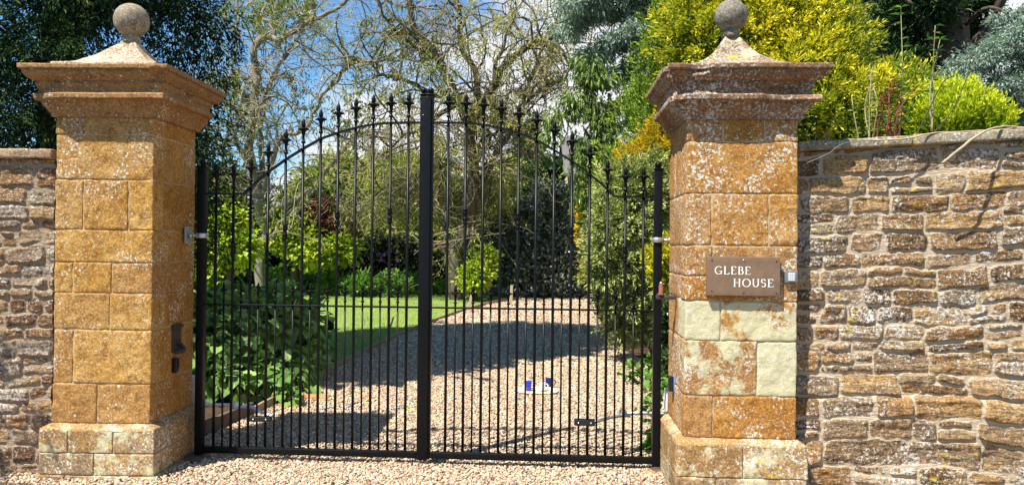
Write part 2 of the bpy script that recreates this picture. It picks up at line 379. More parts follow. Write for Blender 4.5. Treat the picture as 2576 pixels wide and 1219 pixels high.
M_PLI = stone_mat('plinth_stone', (0.30, 0.165, 0.055), (0.40, 0.25, 0.10), (0.17, 0.105, 0.055), lichen=0.55, yellow=0.4, vary=.5, mortar=(0.38, 0.3, 0.2), bumpd=0.004)
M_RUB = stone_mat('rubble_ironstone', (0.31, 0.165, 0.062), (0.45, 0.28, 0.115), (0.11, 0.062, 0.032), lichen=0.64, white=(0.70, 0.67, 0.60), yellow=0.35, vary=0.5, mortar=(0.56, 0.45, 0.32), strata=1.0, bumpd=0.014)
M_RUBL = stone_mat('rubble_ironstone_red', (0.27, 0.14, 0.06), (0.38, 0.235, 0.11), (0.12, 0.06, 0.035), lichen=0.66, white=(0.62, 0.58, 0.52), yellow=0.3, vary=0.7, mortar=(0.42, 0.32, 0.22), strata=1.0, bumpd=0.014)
M_COP = stone_mat('coping_stone', (0.24, 0.20, 0.14), (0.33, 0.28, 0.20), (0.13, 0.10, 0.07), lichen=0.48, yellow=0.85, bumpd=0.005)
M_COPL = stone_mat('coping_stone_brown', (0.30, 0.20, 0.12), (0.38, 0.27, 0.17), (0.17, 0.11, 0.07), lichen=0.45, yellow=0.2, bumpd=0.005)
M_IRON = simple_mat('black_gate_paint', (0.005, 0.005, 0.0055), rough=0.36, var=0.4, scale=25, spec=0.16)
M_GALV = simple_mat('galvanised_steel', (0.50, 0.50, 0.50), rough=0.35, metal=0.8, var=0.2, scale=30)
M_WHITE = simple_mat('white_powder_coat', (0.72, 0.73, 0.75), rough=0.4, var=0.05)
M_RUST = simple_mat('rusty_iron', (0.16, 0.05, 0.025), rough=0.8, var=0.5, scale=40, bump=0.002)
M_DIRON = simple_mat('old_dark_iron', (0.045, 0.032, 0.028), rough=0.6, var=0.5, scale=30, bump=0.002)
M_BLKP = simple_mat('black_plastic', (0.01, 0.01, 0.011), rough=0.25, var=0.2, spec=0.5)
M_BLUE = simple_mat('blue_plastic', (0.03, 0.25, 0.7), rough=0.4, var=0.1)
# ------------------------------------------------------------------ the ground
def poly_sheet(name, pts, z, m, sub=0):
    import bmesh
    bm = bmesh.new(); vs_ = [bm.verts.new((p[0], p[1], z)) for p in pts]; bm.faces.new(vs_)
    bmesh.ops.triangulate(bm, faces=bm.faces[:])
    me = bpy.data.meshes.new(name); bm.normal_update(); bm.faces.ensure_lookup_table()
    if bm.faces[0].normal.z < 0: bmesh.ops.reverse_faces(bm, faces=bm.faces[:])
    bm.to_mesh(me); bm.free()
    me.materials.append(m); return tag(link(name, me), kind='structure')
def ground_mat(name, stops, scale, bumpscale, bump, voro=0):
    m, t = newmat(name); g = NT(t); v = g.n('ShaderNodeTexCoord').outputs['Object']
    f = g.math('ADD', g.math('MULTIPLY', g.noise(v, scale, 6, 0.65), 0.5), g.math('MULTIPLY', g.noise(v, scale*14, 4, 0.7), 0.5))
    h = g.noise(v, bumpscale, 5, 0.7)
    if voro:
        vo = g.n('ShaderNodeTexVoronoi', {'Vector': v, 'Scale': voro}); s = g.n('ShaderNodeSeparateColor', {0: vo.outputs['Color']})
        f = g.math('ADD', g.math('MULTIPLY', s.outputs[0], 0.7), g.math('MULTIPLY', f, 0.3)); h = g.math('SUBTRACT', 0.6, vo.outputs['Distance'])
    col = g.ramp(f, stops)
    if voro: col = g.mix(g.ramp(vo.outputs['Distance'], [(0.45, 0.0), (0.75, 1.0)]), col, (0.10, 0.07, 0.045))
    p = g.n('ShaderNodeBsdfPrincipled', {'Base Color': col, 'Roughness': 0.95, 'Specular IOR Level': 0.1})
    b = g.n('ShaderNodeBump', {'Height': h, 'Strength': 0.9, 'Distance': bump}); t.links.new(b.outputs[0], p.inputs['Normal'])
    g.n('ShaderNodeOutputMaterial', {0: p.outputs[0]}); return m
G_STOPS = [(0.1, (0.20, 0.12, 0.08)), (0.35, (0.42, 0.28, 0.18)), (0.6, (0.55, 0.40, 0.26)), (0.85, (0.66, 0.53, 0.38))]
M_GRAV = ground_mat('gravel_bed', G_STOPS, 1.5, 60, 0.012, voro=52)
M_SOIL = ground_mat('dark_soil', [(0.3, (0.035, 0.022, 0.015)), (0.6, (0.09, 0.055, 0.035)), (0.8, (0.15, 0.10, 0.065))], 3, 40, 0.02)
M_LAWN = ground_mat('lawn_turf', [(0.3, (0.13, 0.20, 0.045)), (0.5, (0.22, 0.30, 0.065)), (0.75, (0.33, 0.38, 0.12))], 0.9, 70, 0.02)
poly_sheet('ground', [(-160, -60), (160, -60), (160, 300), (-160, 300)], -0.03, M_SOIL)
LE = [gnd(*p) for p in ((516, 1100), (640, 1045), (760, 982), (830, 935), (920, 890), (1000, 850), (1080, 816), (1150, 790), (1230, 766), (1330, 748), (1450, 736))]
LE = [(p[0], p[1]) for p in LE]
RE = [(1.42, 5.6), (1.85, 7.5), (1.95, 9.5), (1.8, 11.5), (1.9, 16), (2.3, 20), (3.1, 25), (4.6, 28)]
far = [(7.0, 29.0), (5.0, 27.5)]
# driveway outside and inside the gate
DR = [(-5.2, 2.0), (4.0, 2.0), (2.6, 4.9), (1.5, 5.2)] + RE + [(8, 29), (7.5, 31)] + LE[::-1] + [(-2.5, 6.0), (-3.6, 5.0)]
poly_sheet('gravel_driveway', DR, 0.0, M_GRAV)
LAWN = LE[4:] + [(7.5, 31.4), (-14, 31.4), (-14, 10.4), (LE[4][0]-0.05, 10.4)]
poly_sheet('lawn', LAWN, 0.022, M_LAWN)
M_ASPH = ground_mat('asphalt', [(0.3, (0.035, 0.034, 0.033)), (0.6, (0.055, 0.054, 0.052)), (0.8, (0.075, 0.073, 0.07))], 3, 200, 0.004)
poly_sheet('unseen_road', [(-60, -5), (60, -5), (60, 1.9), (-60, 1.9)], 0.01, M_ASPH)  # road out of view, added dark to cut light bounced onto the pillars
M_VERGE = ground_mat('verge_turf', [(0.3, (0.03, 0.055, 0.012)), (0.6, (0.06, 0.09, 0.02)), (0.8, (0.10, 0.13, 0.04))], 2, 60, 0.02)
for vx in ((-60, -5.3), (4.1, 60)): poly_sheet('grass_verge', [(vx[0], 1.95), (vx[1], 1.95), (vx[1], 4.7), (vx[0], 4.7)], -0.006, M_VERGE)
def inpoly(x, y, poly):
    p = np.array(poly); r = np.zeros(len(x), bool); j = len(p)-1
    for i in range(len(p)):
        c = ((p[i, 1] > y) != (p[j, 1] > y)) & (x < (p[j, 0]-p[i, 0])*(y-p[i, 1])/(p[j, 1]-p[i, 1]+1e-12)+p[i, 0])
        r ^= c; j = i
    return r
# pebbles: far too many to count, one mass of real stones
ico_v = []; ph = (1+5**.5)/2
for a, b in ((-1, ph), (1, ph), (-1, -ph), (1, -ph)): ico_v.append((a, b, 0))
for a, b in ((-1, ph), (1, ph), (-1, -ph), (1, -ph)): ico_v.append((0, a, b))
for a, b in ((ph, -1), (ph, 1), (-ph, -1), (-ph, 1)): ico_v.append((a, 0, b))
ico_v = nrm(np.array(ico_v))
ico_f = np.array([(0,11,5),(0,5,1),(0,1,7),(0,7,10),(0,10,11),(1,5,9),(5,11,4),(11,10,2),(10,7,6),(7,1,8),(3,9,4),(3,4,2),(3,2,6),(3,6,8),(3,8,9),(4,9,5),(2,4,11),(6,2,10),(8,6,7),(9,8,1)])
g = np.random.default_rng(3); mb = MB()
def pebbles(y0, y1, dens, x0, x1, s):
    n = int((y1-y0)*(x1-x0)*dens)
    x = g.uniform(x0, x1, n); y = g.uniform(y0, y1, n)
    lim = inpoly(x, y, DR); x, y = x[lim], y[lim]
    k = (x > (y*-0.72-0.6)) & (x < (y*0.3+2.4)) & (x < 1.9+np.maximum(0, y-11)*.3) & ~((y < 6.1) & (np.abs(x+0.6) > 2.25) & (x > 1.35))
    x, y = x[k], y[k]; n = len(x)
    sz = s*np.exp(g.normal(size=n)*0.28)
    sc = np.stack([sz*g.uniform(.8, 1.45, n), sz*g.uniform(.7, 1.05, n), sz*g.uniform(.5, .85, n)], 1)
    an = g.uniform(0, 2*np.pi, n); ti = g.normal(size=n)*0.35
    V = ico_v[None]*(1+0.18*g.normal(size=(n, 12, 1)))*sc[:, None]
    ct, st = np.cos(ti)[:, None], np.sin(ti)[:, None]
    X, Y, Z = V[..., 0], V[..., 1], V[..., 2]; X, Z = X*ct-Z*st, X*st+Z*ct
    ca, sa = np.cos(an)[:, None], np.sin(an)[:, None]; X, Y = X*ca-Y*sa, X*sa+Y*ca
    und = 0.018*fbm(np.stack([x*1.3, y*1.3, x*0], 1), 3, 4)+0.012
    zz = und+g.uniform(-0.004, 0.012, n)
    V = np.stack([X+x[:, None], Y+y[:, None], Z+zz[:, None]], -1).reshape(-1, 3)
    t = np.repeat(np.stack([g.random(n), g.random(n), g.random(n)], 1), 12, 0)
    mb.add(V, (ico_f[None]+(np.arange(n)*12)[:, None, None]).reshape(-1, 3), t)
pebbles(4.75, 7.2, 6200, -3.9, 1.45, 0.0086)
pebbles(7.2, 10, 4300, -2.6, 2.0, 0.0098)
pebbles(10, 14, 1700, -2.5, 1.9, 0.0145)
pebbles(14, 27, 520, -2.2, 5, 0.018)
m, t = newmat('pebble'); gg = NT(t)
sp = gg.n('ShaderNodeSeparateColor', {0: gg.n('ShaderNodeAttribute', attribute_name='tint').outputs['Color']})
nv = gg.noise(gg.n('ShaderNodeTexCoord').outputs['Object'], 150, 4, 0.6)
pc = gg.ramp(gg.math('ADD', gg.math('MULTIPLY', sp.outputs[0], 0.85), gg.math('MULTIPLY', nv, 0.25)), [(0.08, (0.15, 0.085, 0.055)), (0.25, (0.34, 0.225, 0.14)), (0.55, (0.47, 0.34, 0.215)), (0.8, (0.56, 0.43, 0.285)), (0.98, (0.66, 0.56, 0.42))])
pc = gg.mix(gg.ramp(sp.outputs[1], [(0.86, 0.0), (0.9, 1.0)]), pc, (0.30, 0.25, 0.22))
pp = gg.n('ShaderNodeBsdfPrincipled', {'Base Color': pc, 'Roughness': 0.75, 'Specular IOR Level': 0.25}); gg.n('ShaderNodeOutputMaterial', {0: pp.outputs[0]})
tag(mb.build('gravel_stones', m), 'loose buff and tan pea shingle covering the driveway', 'gravel', kind='stuff')
# grass blades
g = np.random.default_rng(5); mb = MB()
for y0, y1, dens, hh in ((10.4, 14.5, 1500, .035), (14.5, 24, 420, .05)):
    n = int((y1-y0)*9.5*dens); x = g.uniform(-6.8, 2.7, n); y = g.uniform(y0, y1, n)
    k = inpoly(x, y, LAWN) & (x > -0.42*y-.3); x, y = x[k], y[k]; n = len(x)
    d = np.stack([g.normal(size=n)*.5, g.normal(size=n)*.5, np.full(n, 1.)], 1)
    leaves(mb, np.stack([x, y, np.full(n, .018)], 1), d, g.normal(size=(n, 3)), hh*g.uniform(.6, 1.3, n), np.full(n, .006), T_DIA, np.stack([g.random(n)]*3, 1))
M_GRASS = leaf_mat('grass_blade', (0.14, 0.22, 0.04), (0.34, 0.42, 0.11), trans=0.3)
tag(mb.build('grass', M_GRASS), 'short mown grass of the sunlit lawn beside the drive', 'grass', kind='stuff')

# ------------------------------------------------------------------ gate pillars
def zl(py, px, Y): return float(at(px, py, Y)[2])
def make_pillar(label, corner, side, yaw, w, d, courses, plinth, mats, proj, ball_r, ball_c, front_px, Yf, cap_y, pale, seed, pyr_h):
    g = np.random.default_rng(seed)
    c, s = math.cos(yaw), math.sin(yaw)
    ctr = np.array(corner[:2])+(-side)*0  # front corner on the side facing the gate
    ctr = ctr+np.array((c, s))*(-side*w/2)+np.array((-s, c))*(d/2)
    root = empty('stone_gate_pillar', (ctr[0], ctr[1], 0), yaw, label, 'pillar')
    Z = lambda py: zl(py, front_px, Yf)
    X = lambda px: (px-front_px0)/F*Yf
    front_px0 = front_px
    # shaft of separate blocks
    mb = MB(); ms = MB()
    z_top = Z(courses[0][0])
    ms_in = 0.006
    rbox(mb, (-w/2+ms_in, w/2-ms_in, -d/2+ms_in, d/2-ms_in, Z(courses[-1][1]), z_top), step=.2, r=.004, amp=0, tint=(0.5, 0, 1))
    for ci, (ya, yb, sp, tones) in enumerate(courses):
        z1, z0 = Z(ya), Z(yb); z0 += .0025; z1 -= .0025
        xs = [-w/2]+[(px-front_px)/F*Yf for px in sp]+[w/2]
        dep = float(g.uniform(.13, .42))*d
        for k in range(len(xs)-1):
            tn = tones[k] if k < len(tones) else .5; pl = 0
            if isinstance(tn, tuple): tn, pl = tn
            o = g.uniform(-.002, .003)
            rbox(mb, (xs[k]+.0025*(k > 0)-o*(k == 0), xs[k+1]-.0025*(k < len(xs)-2)+o*(k == len(xs)-2), -d/2-o, -d/2+dep-.0025, z0, z1), step=.012, r=.009, amp=.008, freq=15, tint=(tn, pl, 0), seed=seed+ci*7+k, seg=2)
        ys = [-d/2+dep, d/2*0.55+g.uniform(-.06, .06), d/2] if ci % 2 else [-d/2+dep, d/2]
        for k in range(len(ys)-1):
            rbox(mb, (-w/2, w/2, ys[k]+.0025, ys[k+1]-.0025, z0, z1), step=.018, r=.009, amp=.006, freq=15, tint=(g.uniform(.35, .6), 0, 0), seed=seed+ci*5+k+50)
    mb.build('shaft', mats[0], root)
    # plinth: chamfered ledge over wider courses
    mb = MB(); po = 0.055
    rbox(mb, (-w/2-po+.01, w/2+po-.01, -d/2-po+.01, d/2+po-.01, -.1, Z(plinth[0][0])-.02), step=.3, r=.004, amp=0, tint=(.5, 0, 1))
    for ci, (ya, yb, sp) in enumerate(plinth):
        z1, z0 = Z(ya)-.002, max(-.12, Z(yb)+.002)
        if ci == 0: zc = z1; z1 = z1-.03
        e = po+(.012 if ci == 2 else 0)
        xs = [-w/2-e]+[(px-front_px)/F*(Yf-po) for px in sp]+[w/2+e]; dep = g.uniform(.3, .6)*d
        for k in range(len(xs)-1):
            tn = g.uniform(.3, .6)
            rbox(mb, (xs[k]+.002*(k > 0), xs[k+1]-.002*(k < len(xs)-2), -d/2-e, -d/2+dep, z0, z1), step=.014, r=.008, amp=.009, freq=12, tint=(tn, .15, 0), seed=seed+ci*9+k, seg=2)
        for a_, b_ in ((dep-d/2, d*.2), (d*.2, d/2+e)):
            rbox(mb, (-w/2-e, w/2+e, a_+.003, b_-.002, z0, z1), step=.02, r=.008, amp=.008, freq=12, tint=(g.uniform(.35, .6), 0, 0), seed=seed+ci*9+33)
        if ci == 0:
            sqsweep(mb, dense([(po, z1-.004), (po-.004, z1+.008), (po-.04, zc), (-.01, zc+.006)]), w/2, d/2, n=60, amp=.007, freq=11, seed=seed+2, tint=(.62, .1, 0), cap=False, chip=.02)
    mb.build('plinth', mats[1], root)
    # moulded cap: profile of (outset, picture height) read on the silhouette
    zb, zt = cap_y
    hgt = zt-zb
    pr = [(0.0, -.02), (.022, -.012), (.024, .0), (.024, .045), (.030, .07), (.045, .14), (.066, .22), (.085, .30), (.088, .315), (.118, .320), (.120, .42), (.112, .435), (.092, .455), (.088, .54), (.098, .58), (.104, .64), (.096, .69), (.108, .70), (.122, .74), (.140, .80), (.148, .885), (.146, .90), (.163, .905), (.165, 1.0), (.150, 1.012), (.05, 1.03)]
    pr = dense([(o*proj, zb+h*hgt) for o, h in pr], .008)
    mb = MB(); sqsweep(mb, pr, w/2, d/2, n=90, amp=.006, freq=9, seed=seed+4, tint=(.5, 0, 0), chip=.045)
    mb.build('moulded_cap', mats[2], root)
    # low base and swept pyramid
    mb = MB(); bs = .36*ball_c[3]; z0 = zt+.005
    q = [(0, z0-.02), (0, z0+.035), (-.012, z0+.042)]
    hh = ball_c[2]-ball_r-z0-.075
    for t_ in np.linspace(0, 1, 22):
        q.append((-.015-(bs-.015-.042)*(1-(1-t_)**1.0)*1.0*(1-(0.0)) if False else -.015-(bs-.057)*t_, z0+.042+hh*(0.42*t_+0.58*t_**2.4)))
    q += [(-(bs-.055), z0+.06+hh)]
    sqsweep(mb, dense(q, .01), bs, bs, n=50, amp=.008, freq=9, seed=seed+6, tint=(.5, .1, 0), chip=.02)
    mb.build('finial_base', mats[3], root)
    mb = MB(); zc = ball_c[2]-ball_r
    th = np.linspace(0, np.pi, 40); V = []
    prof = [(max(1e-4, ball_r*math.sin(a)), -ball_r*math.cos(a)) for a in th]
    lathe(mb, prof, 56, (0, 0, 0), (.5, 0, 0)); v = mb.v[0]; v += (nrm(v)*0.004*fbm(v*16, 4, seed)[:, None]).astype(np.float32); v += np.array([0, 0, ball_c[2]], np.float32)
    lathe(mb, [(.062, z0+.03+hh), (.055, z0+.06+hh), (.05, zc+.03)], 20, tint=(.5, 0, 0))
    mb.build('ball_finial', mats[4], root)
    return root
YL = R(-1.3); YR = R(-3.07)
cl = at(383, 640, 5.13); cr_ = at(1725, 640, 4.75)
WL, DL = .675, .65; WR, DR_ = .69, .67
FPL = 258.0; FPR = 1862.5
balL = at(322, 51, 5.45); balR = at(1836, 42, 5.08)
def cz(px, py, Y): return float(at(px, py, Y)[2])
P_L = make_pillar('golden ironstone gate pillar with pale ball finial, left of the gate', cl, 1, YL, WL, DL,
    [(290, 338, (190, 315), (.34, .5, .42)), (338, 452, (), (.56,)), (452, 578, (205, 320), (.64, .48, .66)), (578, 660, (), (.6,)), (660, 737, (181, 280), (.66, .52, .42)),
     (737, 830, (277,), (.5, .62)), (830, 965, (185,), (.36, .70)), (965, 1066, (247,), (.28, .5))],
    [(1066, 1135, (185, 300)), (1135, 1190, (252,)), (1190, 1240, (180, 345))],
    (M_PIL, M_PLI, M_CAPL, M_PYR, M_BALL), 1.0, .121, (0, 0, float(balL[2]), 1.0), FPL, 5.13, (cz(250, 292, 5.12), cz(230, 160, 4.98)), None, 11, .20)
P_R = make_pillar('lichen-spotted ironstone gate pillar carrying the house sign, right of the gate', cr_, -1, YR, WR, DR_,
    [(298, 357, (1815, 1918), (.42, .46, .42)), (357, 488, (), (.52,)), (488, 618, (1788, 1930), (.5, .55, .62)), (618, 695, (1790, 1948), (.5, .5, .36)), (695, 757, (1868,), (.45, .5)),
     (757, 857, (1812,), ((.6, .8), (.62, .36))), (857, 995, (1903,), ((.36, .24), (.5, .62))), (995, 1102, (1795,), (.42, .46))],
    [(1102, 1195, (1866,)), (1195, 1260, (1800,)), (1260, 1300, ())],
    (M_PIR, M_PLI, M_CAP, M_PYRR, M_BALLR), 0.95, .108, (0, 0, float(balR[2]), .88), FPR, 4.74, (cz(1860, 298, 4.72), cz(1876, 160, 4.60)), None, 23, .16)

# ------------------------------------------------------------------ rubble garden walls
def wall_field(Lw, H, step, seed, ledge=None, course=(.07, .175), wid=(.12, .40)):
    g = np.random.default_rng(seed)
    nu, nv = int(Lw/step)+1, int(H/step)+1
    U, V = np.meshgrid(np.linspace(0, Lw, nu), np.linspace(0, H, nv), indexing='ij')
    W = np.stack([U, V*1.0, U*0], -1)
    u = U+0.045*fbm(W*3.2, 3, seed+1)+.012*fbm(W*14, 2, seed+11); v = V+0.045*fbm(W*np.array([2.2, 3, 1])+5, 3, seed+2)+.012*fbm(W*16, 2, seed+5)
    # courses and stones: some courses split in two thin ones for part of their length
    best = np.full(U.shape, -1.0); sid = np.zeros(U.shape); hgt = np.zeros(U.shape); tone = np.zeros(U.shape); pale = np.zeros(U.shape)
    z = -0.05; k = 0
    while z < H+.1:
        ch = g.uniform(*course); x = -.1-g.uniform(0, .2)
        while x < Lw+.2:
            wd = g.uniform(*wid)*(0.6+ch*4); x1 = x+wd
            parts = [(x, x1, z, z+ch)]
            r = g.random()
            if r < .22 and ch > .10:
                zz = z+ch*g.uniform(.4, .6); xm = x+wd*g.uniform(.4, .6)
                parts = [(x, x1, z, zz), (x, xm, zz, z+ch), (xm, x1, zz, z+ch)] if g.random() < .5 else [(x, x1, z, zz), (x, x1, zz, z+ch)]
            for a, b, c, d in parts:
                jm = g.uniform(.003, .013); rd = g.uniform(.012, .03)
                cu, cv = (a+b)/2, (c+d)/2; tl = g.normal()*.04
                du = (b-a)/2-jm-np.abs(u-cu); dv = (d-c)/2-jm-np.abs(v-cv-(u-cu)*tl)
                q = np.minimum(rd, np.minimum(du, dv)); cx_ = np.maximum(rd-du, 0); cz_ = np.maximum(rd-dv, 0)
                dist = np.where((du > 0) & (dv > 0), np.where((cx_ > 0) & (cz_ > 0), rd-np.hypot(cx_, cz_), np.minimum(du, dv)), np.minimum(du, dv))
                m_ = dist > 0
                if not m_.any(): continue
                prof = np.clip(dist/.008, 0, 1)**.5
                tip = (g.normal()*.10*(v-cv)+g.normal()*.03*(u-cu))
                hh = (g.uniform(.004, .020)+tip)*prof
                up = m_ & (hh*0+dist > best)
                hgt[up] = hh[up]; best[up] = dist[up]; tone[up] = g.uniform(.15, .8); pale[up] = 0.0
                k += 1
            x = x1
        z += ch
    mort = np.clip(1-best/.005, 0, 1); mort[best < 0] = 1
    str_ = fbm(np.stack([U*4.5, V*26, U*0+tone*9], -1), 4, seed+3, .62)
    hgt = hgt+np.where(best > 0, .013*str_+.010*fbm(W*18, 4, seed+4, .65), .003*fbm(W*40, 3, seed+6))
    if ledge is not None: hgt = hgt+ledge[1]*np.clip((ledge[0]-v)/.02, 0, 1)
    return U, V, hgt, np.stack([tone, pale, mort], -1)
def make_wall(label, origin, yaw, *a, **k):
    r = _wall(label, origin, yaw, *a, **k); r.location.z = -.1 if a[3] < 0 else 0; return r
def _wall(label, origin, yaw, Lw, H0, H1, dirn, seed, mat, cmat, ledge=None, step=.0075, thick=.34, **kw):
    root = empty('rubble_stone_wall', (origin[0], origin[1], 0), yaw, label, 'wall')
    U, V, h, T = wall_field(Lw, max(H0, H1), step, seed, ledge, **kw)
    top = H0+(H1-H0)*U/Lw; z = V*top/max(H0, H1); x = U*dirn
    P = np.stack([x, -h, z], -1); nu, nv = U.shape; idx = np.arange(nu*nv).reshape(nu, nv)
    f = np.stack([idx[:-1, :-1], idx[1:, :-1], idx[1:, 1:], idx[:-1, 1:]], -1).reshape(-1, 4)
    if dirn < 0: f = f[:, ::-1]
    mb = MB(); mb.add(P.reshape(-1, 3), f, T.reshape(-1, 3))
    x0, x1 = (0, Lw) if dirn > 0 else (-Lw, 0)
    hL, hR = (H0, H1) if dirn > 0 else (H1, H0)
    v = np.array([(x0, .012, 0), (x1, .012, 0), (x1, .012, hR), (x0, .012, hL), (x0, thick, 0), (x1, thick, 0), (x1, thick, hR), (x0, thick, hL)])
    mb.add(v, np.array([(0, 1, 2, 3), (5, 4, 7, 6), (4, 0, 3, 7), (1, 5, 6, 2), (3, 2, 6, 7)]), (.5, 0, .3))
    mb.build('masonry', mat, root)
    # coping stones, each with its own length
    g = np.random.default_rng(seed+5); x = 0.0; first = None
    while x < Lw-.05:
        l = g.uniform(.42, .72); l = min(l, Lw-x)
        za, zb = H0+(H1-H0)*x/Lw, H0+(H1-H0)*(x+l)/Lw
        def xf(p, za=za, zb=zb, x=x, l=l):
            q = p.copy(); t_ = (np.abs(q[:, 0])-x)/l; q[:, 2] += za+(zb-za)*t_+.004; return q
        a, b = (x+.003, x+l-.003) if dirn > 0 else (-x-l+.003, -x-.003)
        mb = MB(); rbox(mb, (a, b, -.055+g.uniform(-.006, .006), thick+.05, 0, .062+g.uniform(-.004, .006)), step=.014, r=.012, amp=.011, freq=8, tint=(g.uniform(.3, .7), 0, 0), seed=seed+int(x*9), seg=2, xf=xf)
        mb.build('coping_stone', cmat, root); x += l
    return root
wr0 = at(1999, 640, 4.87)
W_R = make_wall('lichened rubble stone garden wall running right from the signed pillar', wr0, R(-9), 1.75, cz(2003, 382, 4.82), cz(2003, 382, 4.82)+.085, 1, 41, M_RUB, M_COP, ledge=(.70, .035))
wl0 = at(133, 640, 5.20)
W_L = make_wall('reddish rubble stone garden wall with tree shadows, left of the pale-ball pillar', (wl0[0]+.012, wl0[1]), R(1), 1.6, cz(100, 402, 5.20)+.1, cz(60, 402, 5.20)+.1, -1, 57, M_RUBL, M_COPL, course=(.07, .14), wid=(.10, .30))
# ------------------------------------------------------------------ the pair of gates
GL = at(506, 780, 5.60); GR = at(1653, 780, 5.42)
GYAW = math.atan2(GR[1]-GL[1], GR[0]-GL[0])
ARC = np.array([(0, 0), (.095, .090), (.197, .174), (.315, .257), (.448, .339), (.58, .413), (.713, .457), (.844, .493), (.96, .516), (1.10, .528), (1.33, .53)])
ZF = 1.971; XB = .311
def rail_z(x): return ZF+np.interp(x-XB, ARC[:, 0], ARC[:, 1])
def finial_mesh(s, name):
    mb = MB()
    mod = lambda th: 1-0.30*np.abs(np.sin(2*th))**1.5
    # stub, ring, trumpet of four out-curled leaves, spear
    lathe(mb, [(.007, 0), (.007, .030*s), (.0145*s, .034*s), (.0145*s, .046*s), (.008*s, .05*s), (.010*s, .058*s), (.0095*s, .062*s)], 12)
    lathe(mb, np.array([(.009, .060), (.0098, .085), (.013, .106), (.021, .122), (.032, .131), (.0385, .129), (.0395, .121), (.036, .124), (.030, .134), (.018, .139), (.006, .139)])*s, 24, mod=mod)
    lathe(mb, np.array([(.006, .135), (.0125, .142), (.0155, .152), (.0135, .168), (.0085, .184), (.0035, .195), (.0004, .202)])*s, 8)
    o = mb.build(name, M_IRON); me = o.data; bpy.data.objects.remove(o); return me
FIN = finial_mesh(1.1, 'finial'); FINS = finial_mesh(0.82, 'finial_small')
mb = MB()
lathe(mb, [(.0105, -.058), (.017, -.054), (.0175, -.044), (.013, -.040), (.0185, -.030), (.0195, -.014), (.0135, -.008), (.0135, .008), (.0195, .014), (.0185, .030), (.013, .040), (.0175, .044), (.017, .054), (.0105, .058)], 16)
o = mb.build('collar', M_IRON); COL = o.data; bpy.data.objects.remove(o)
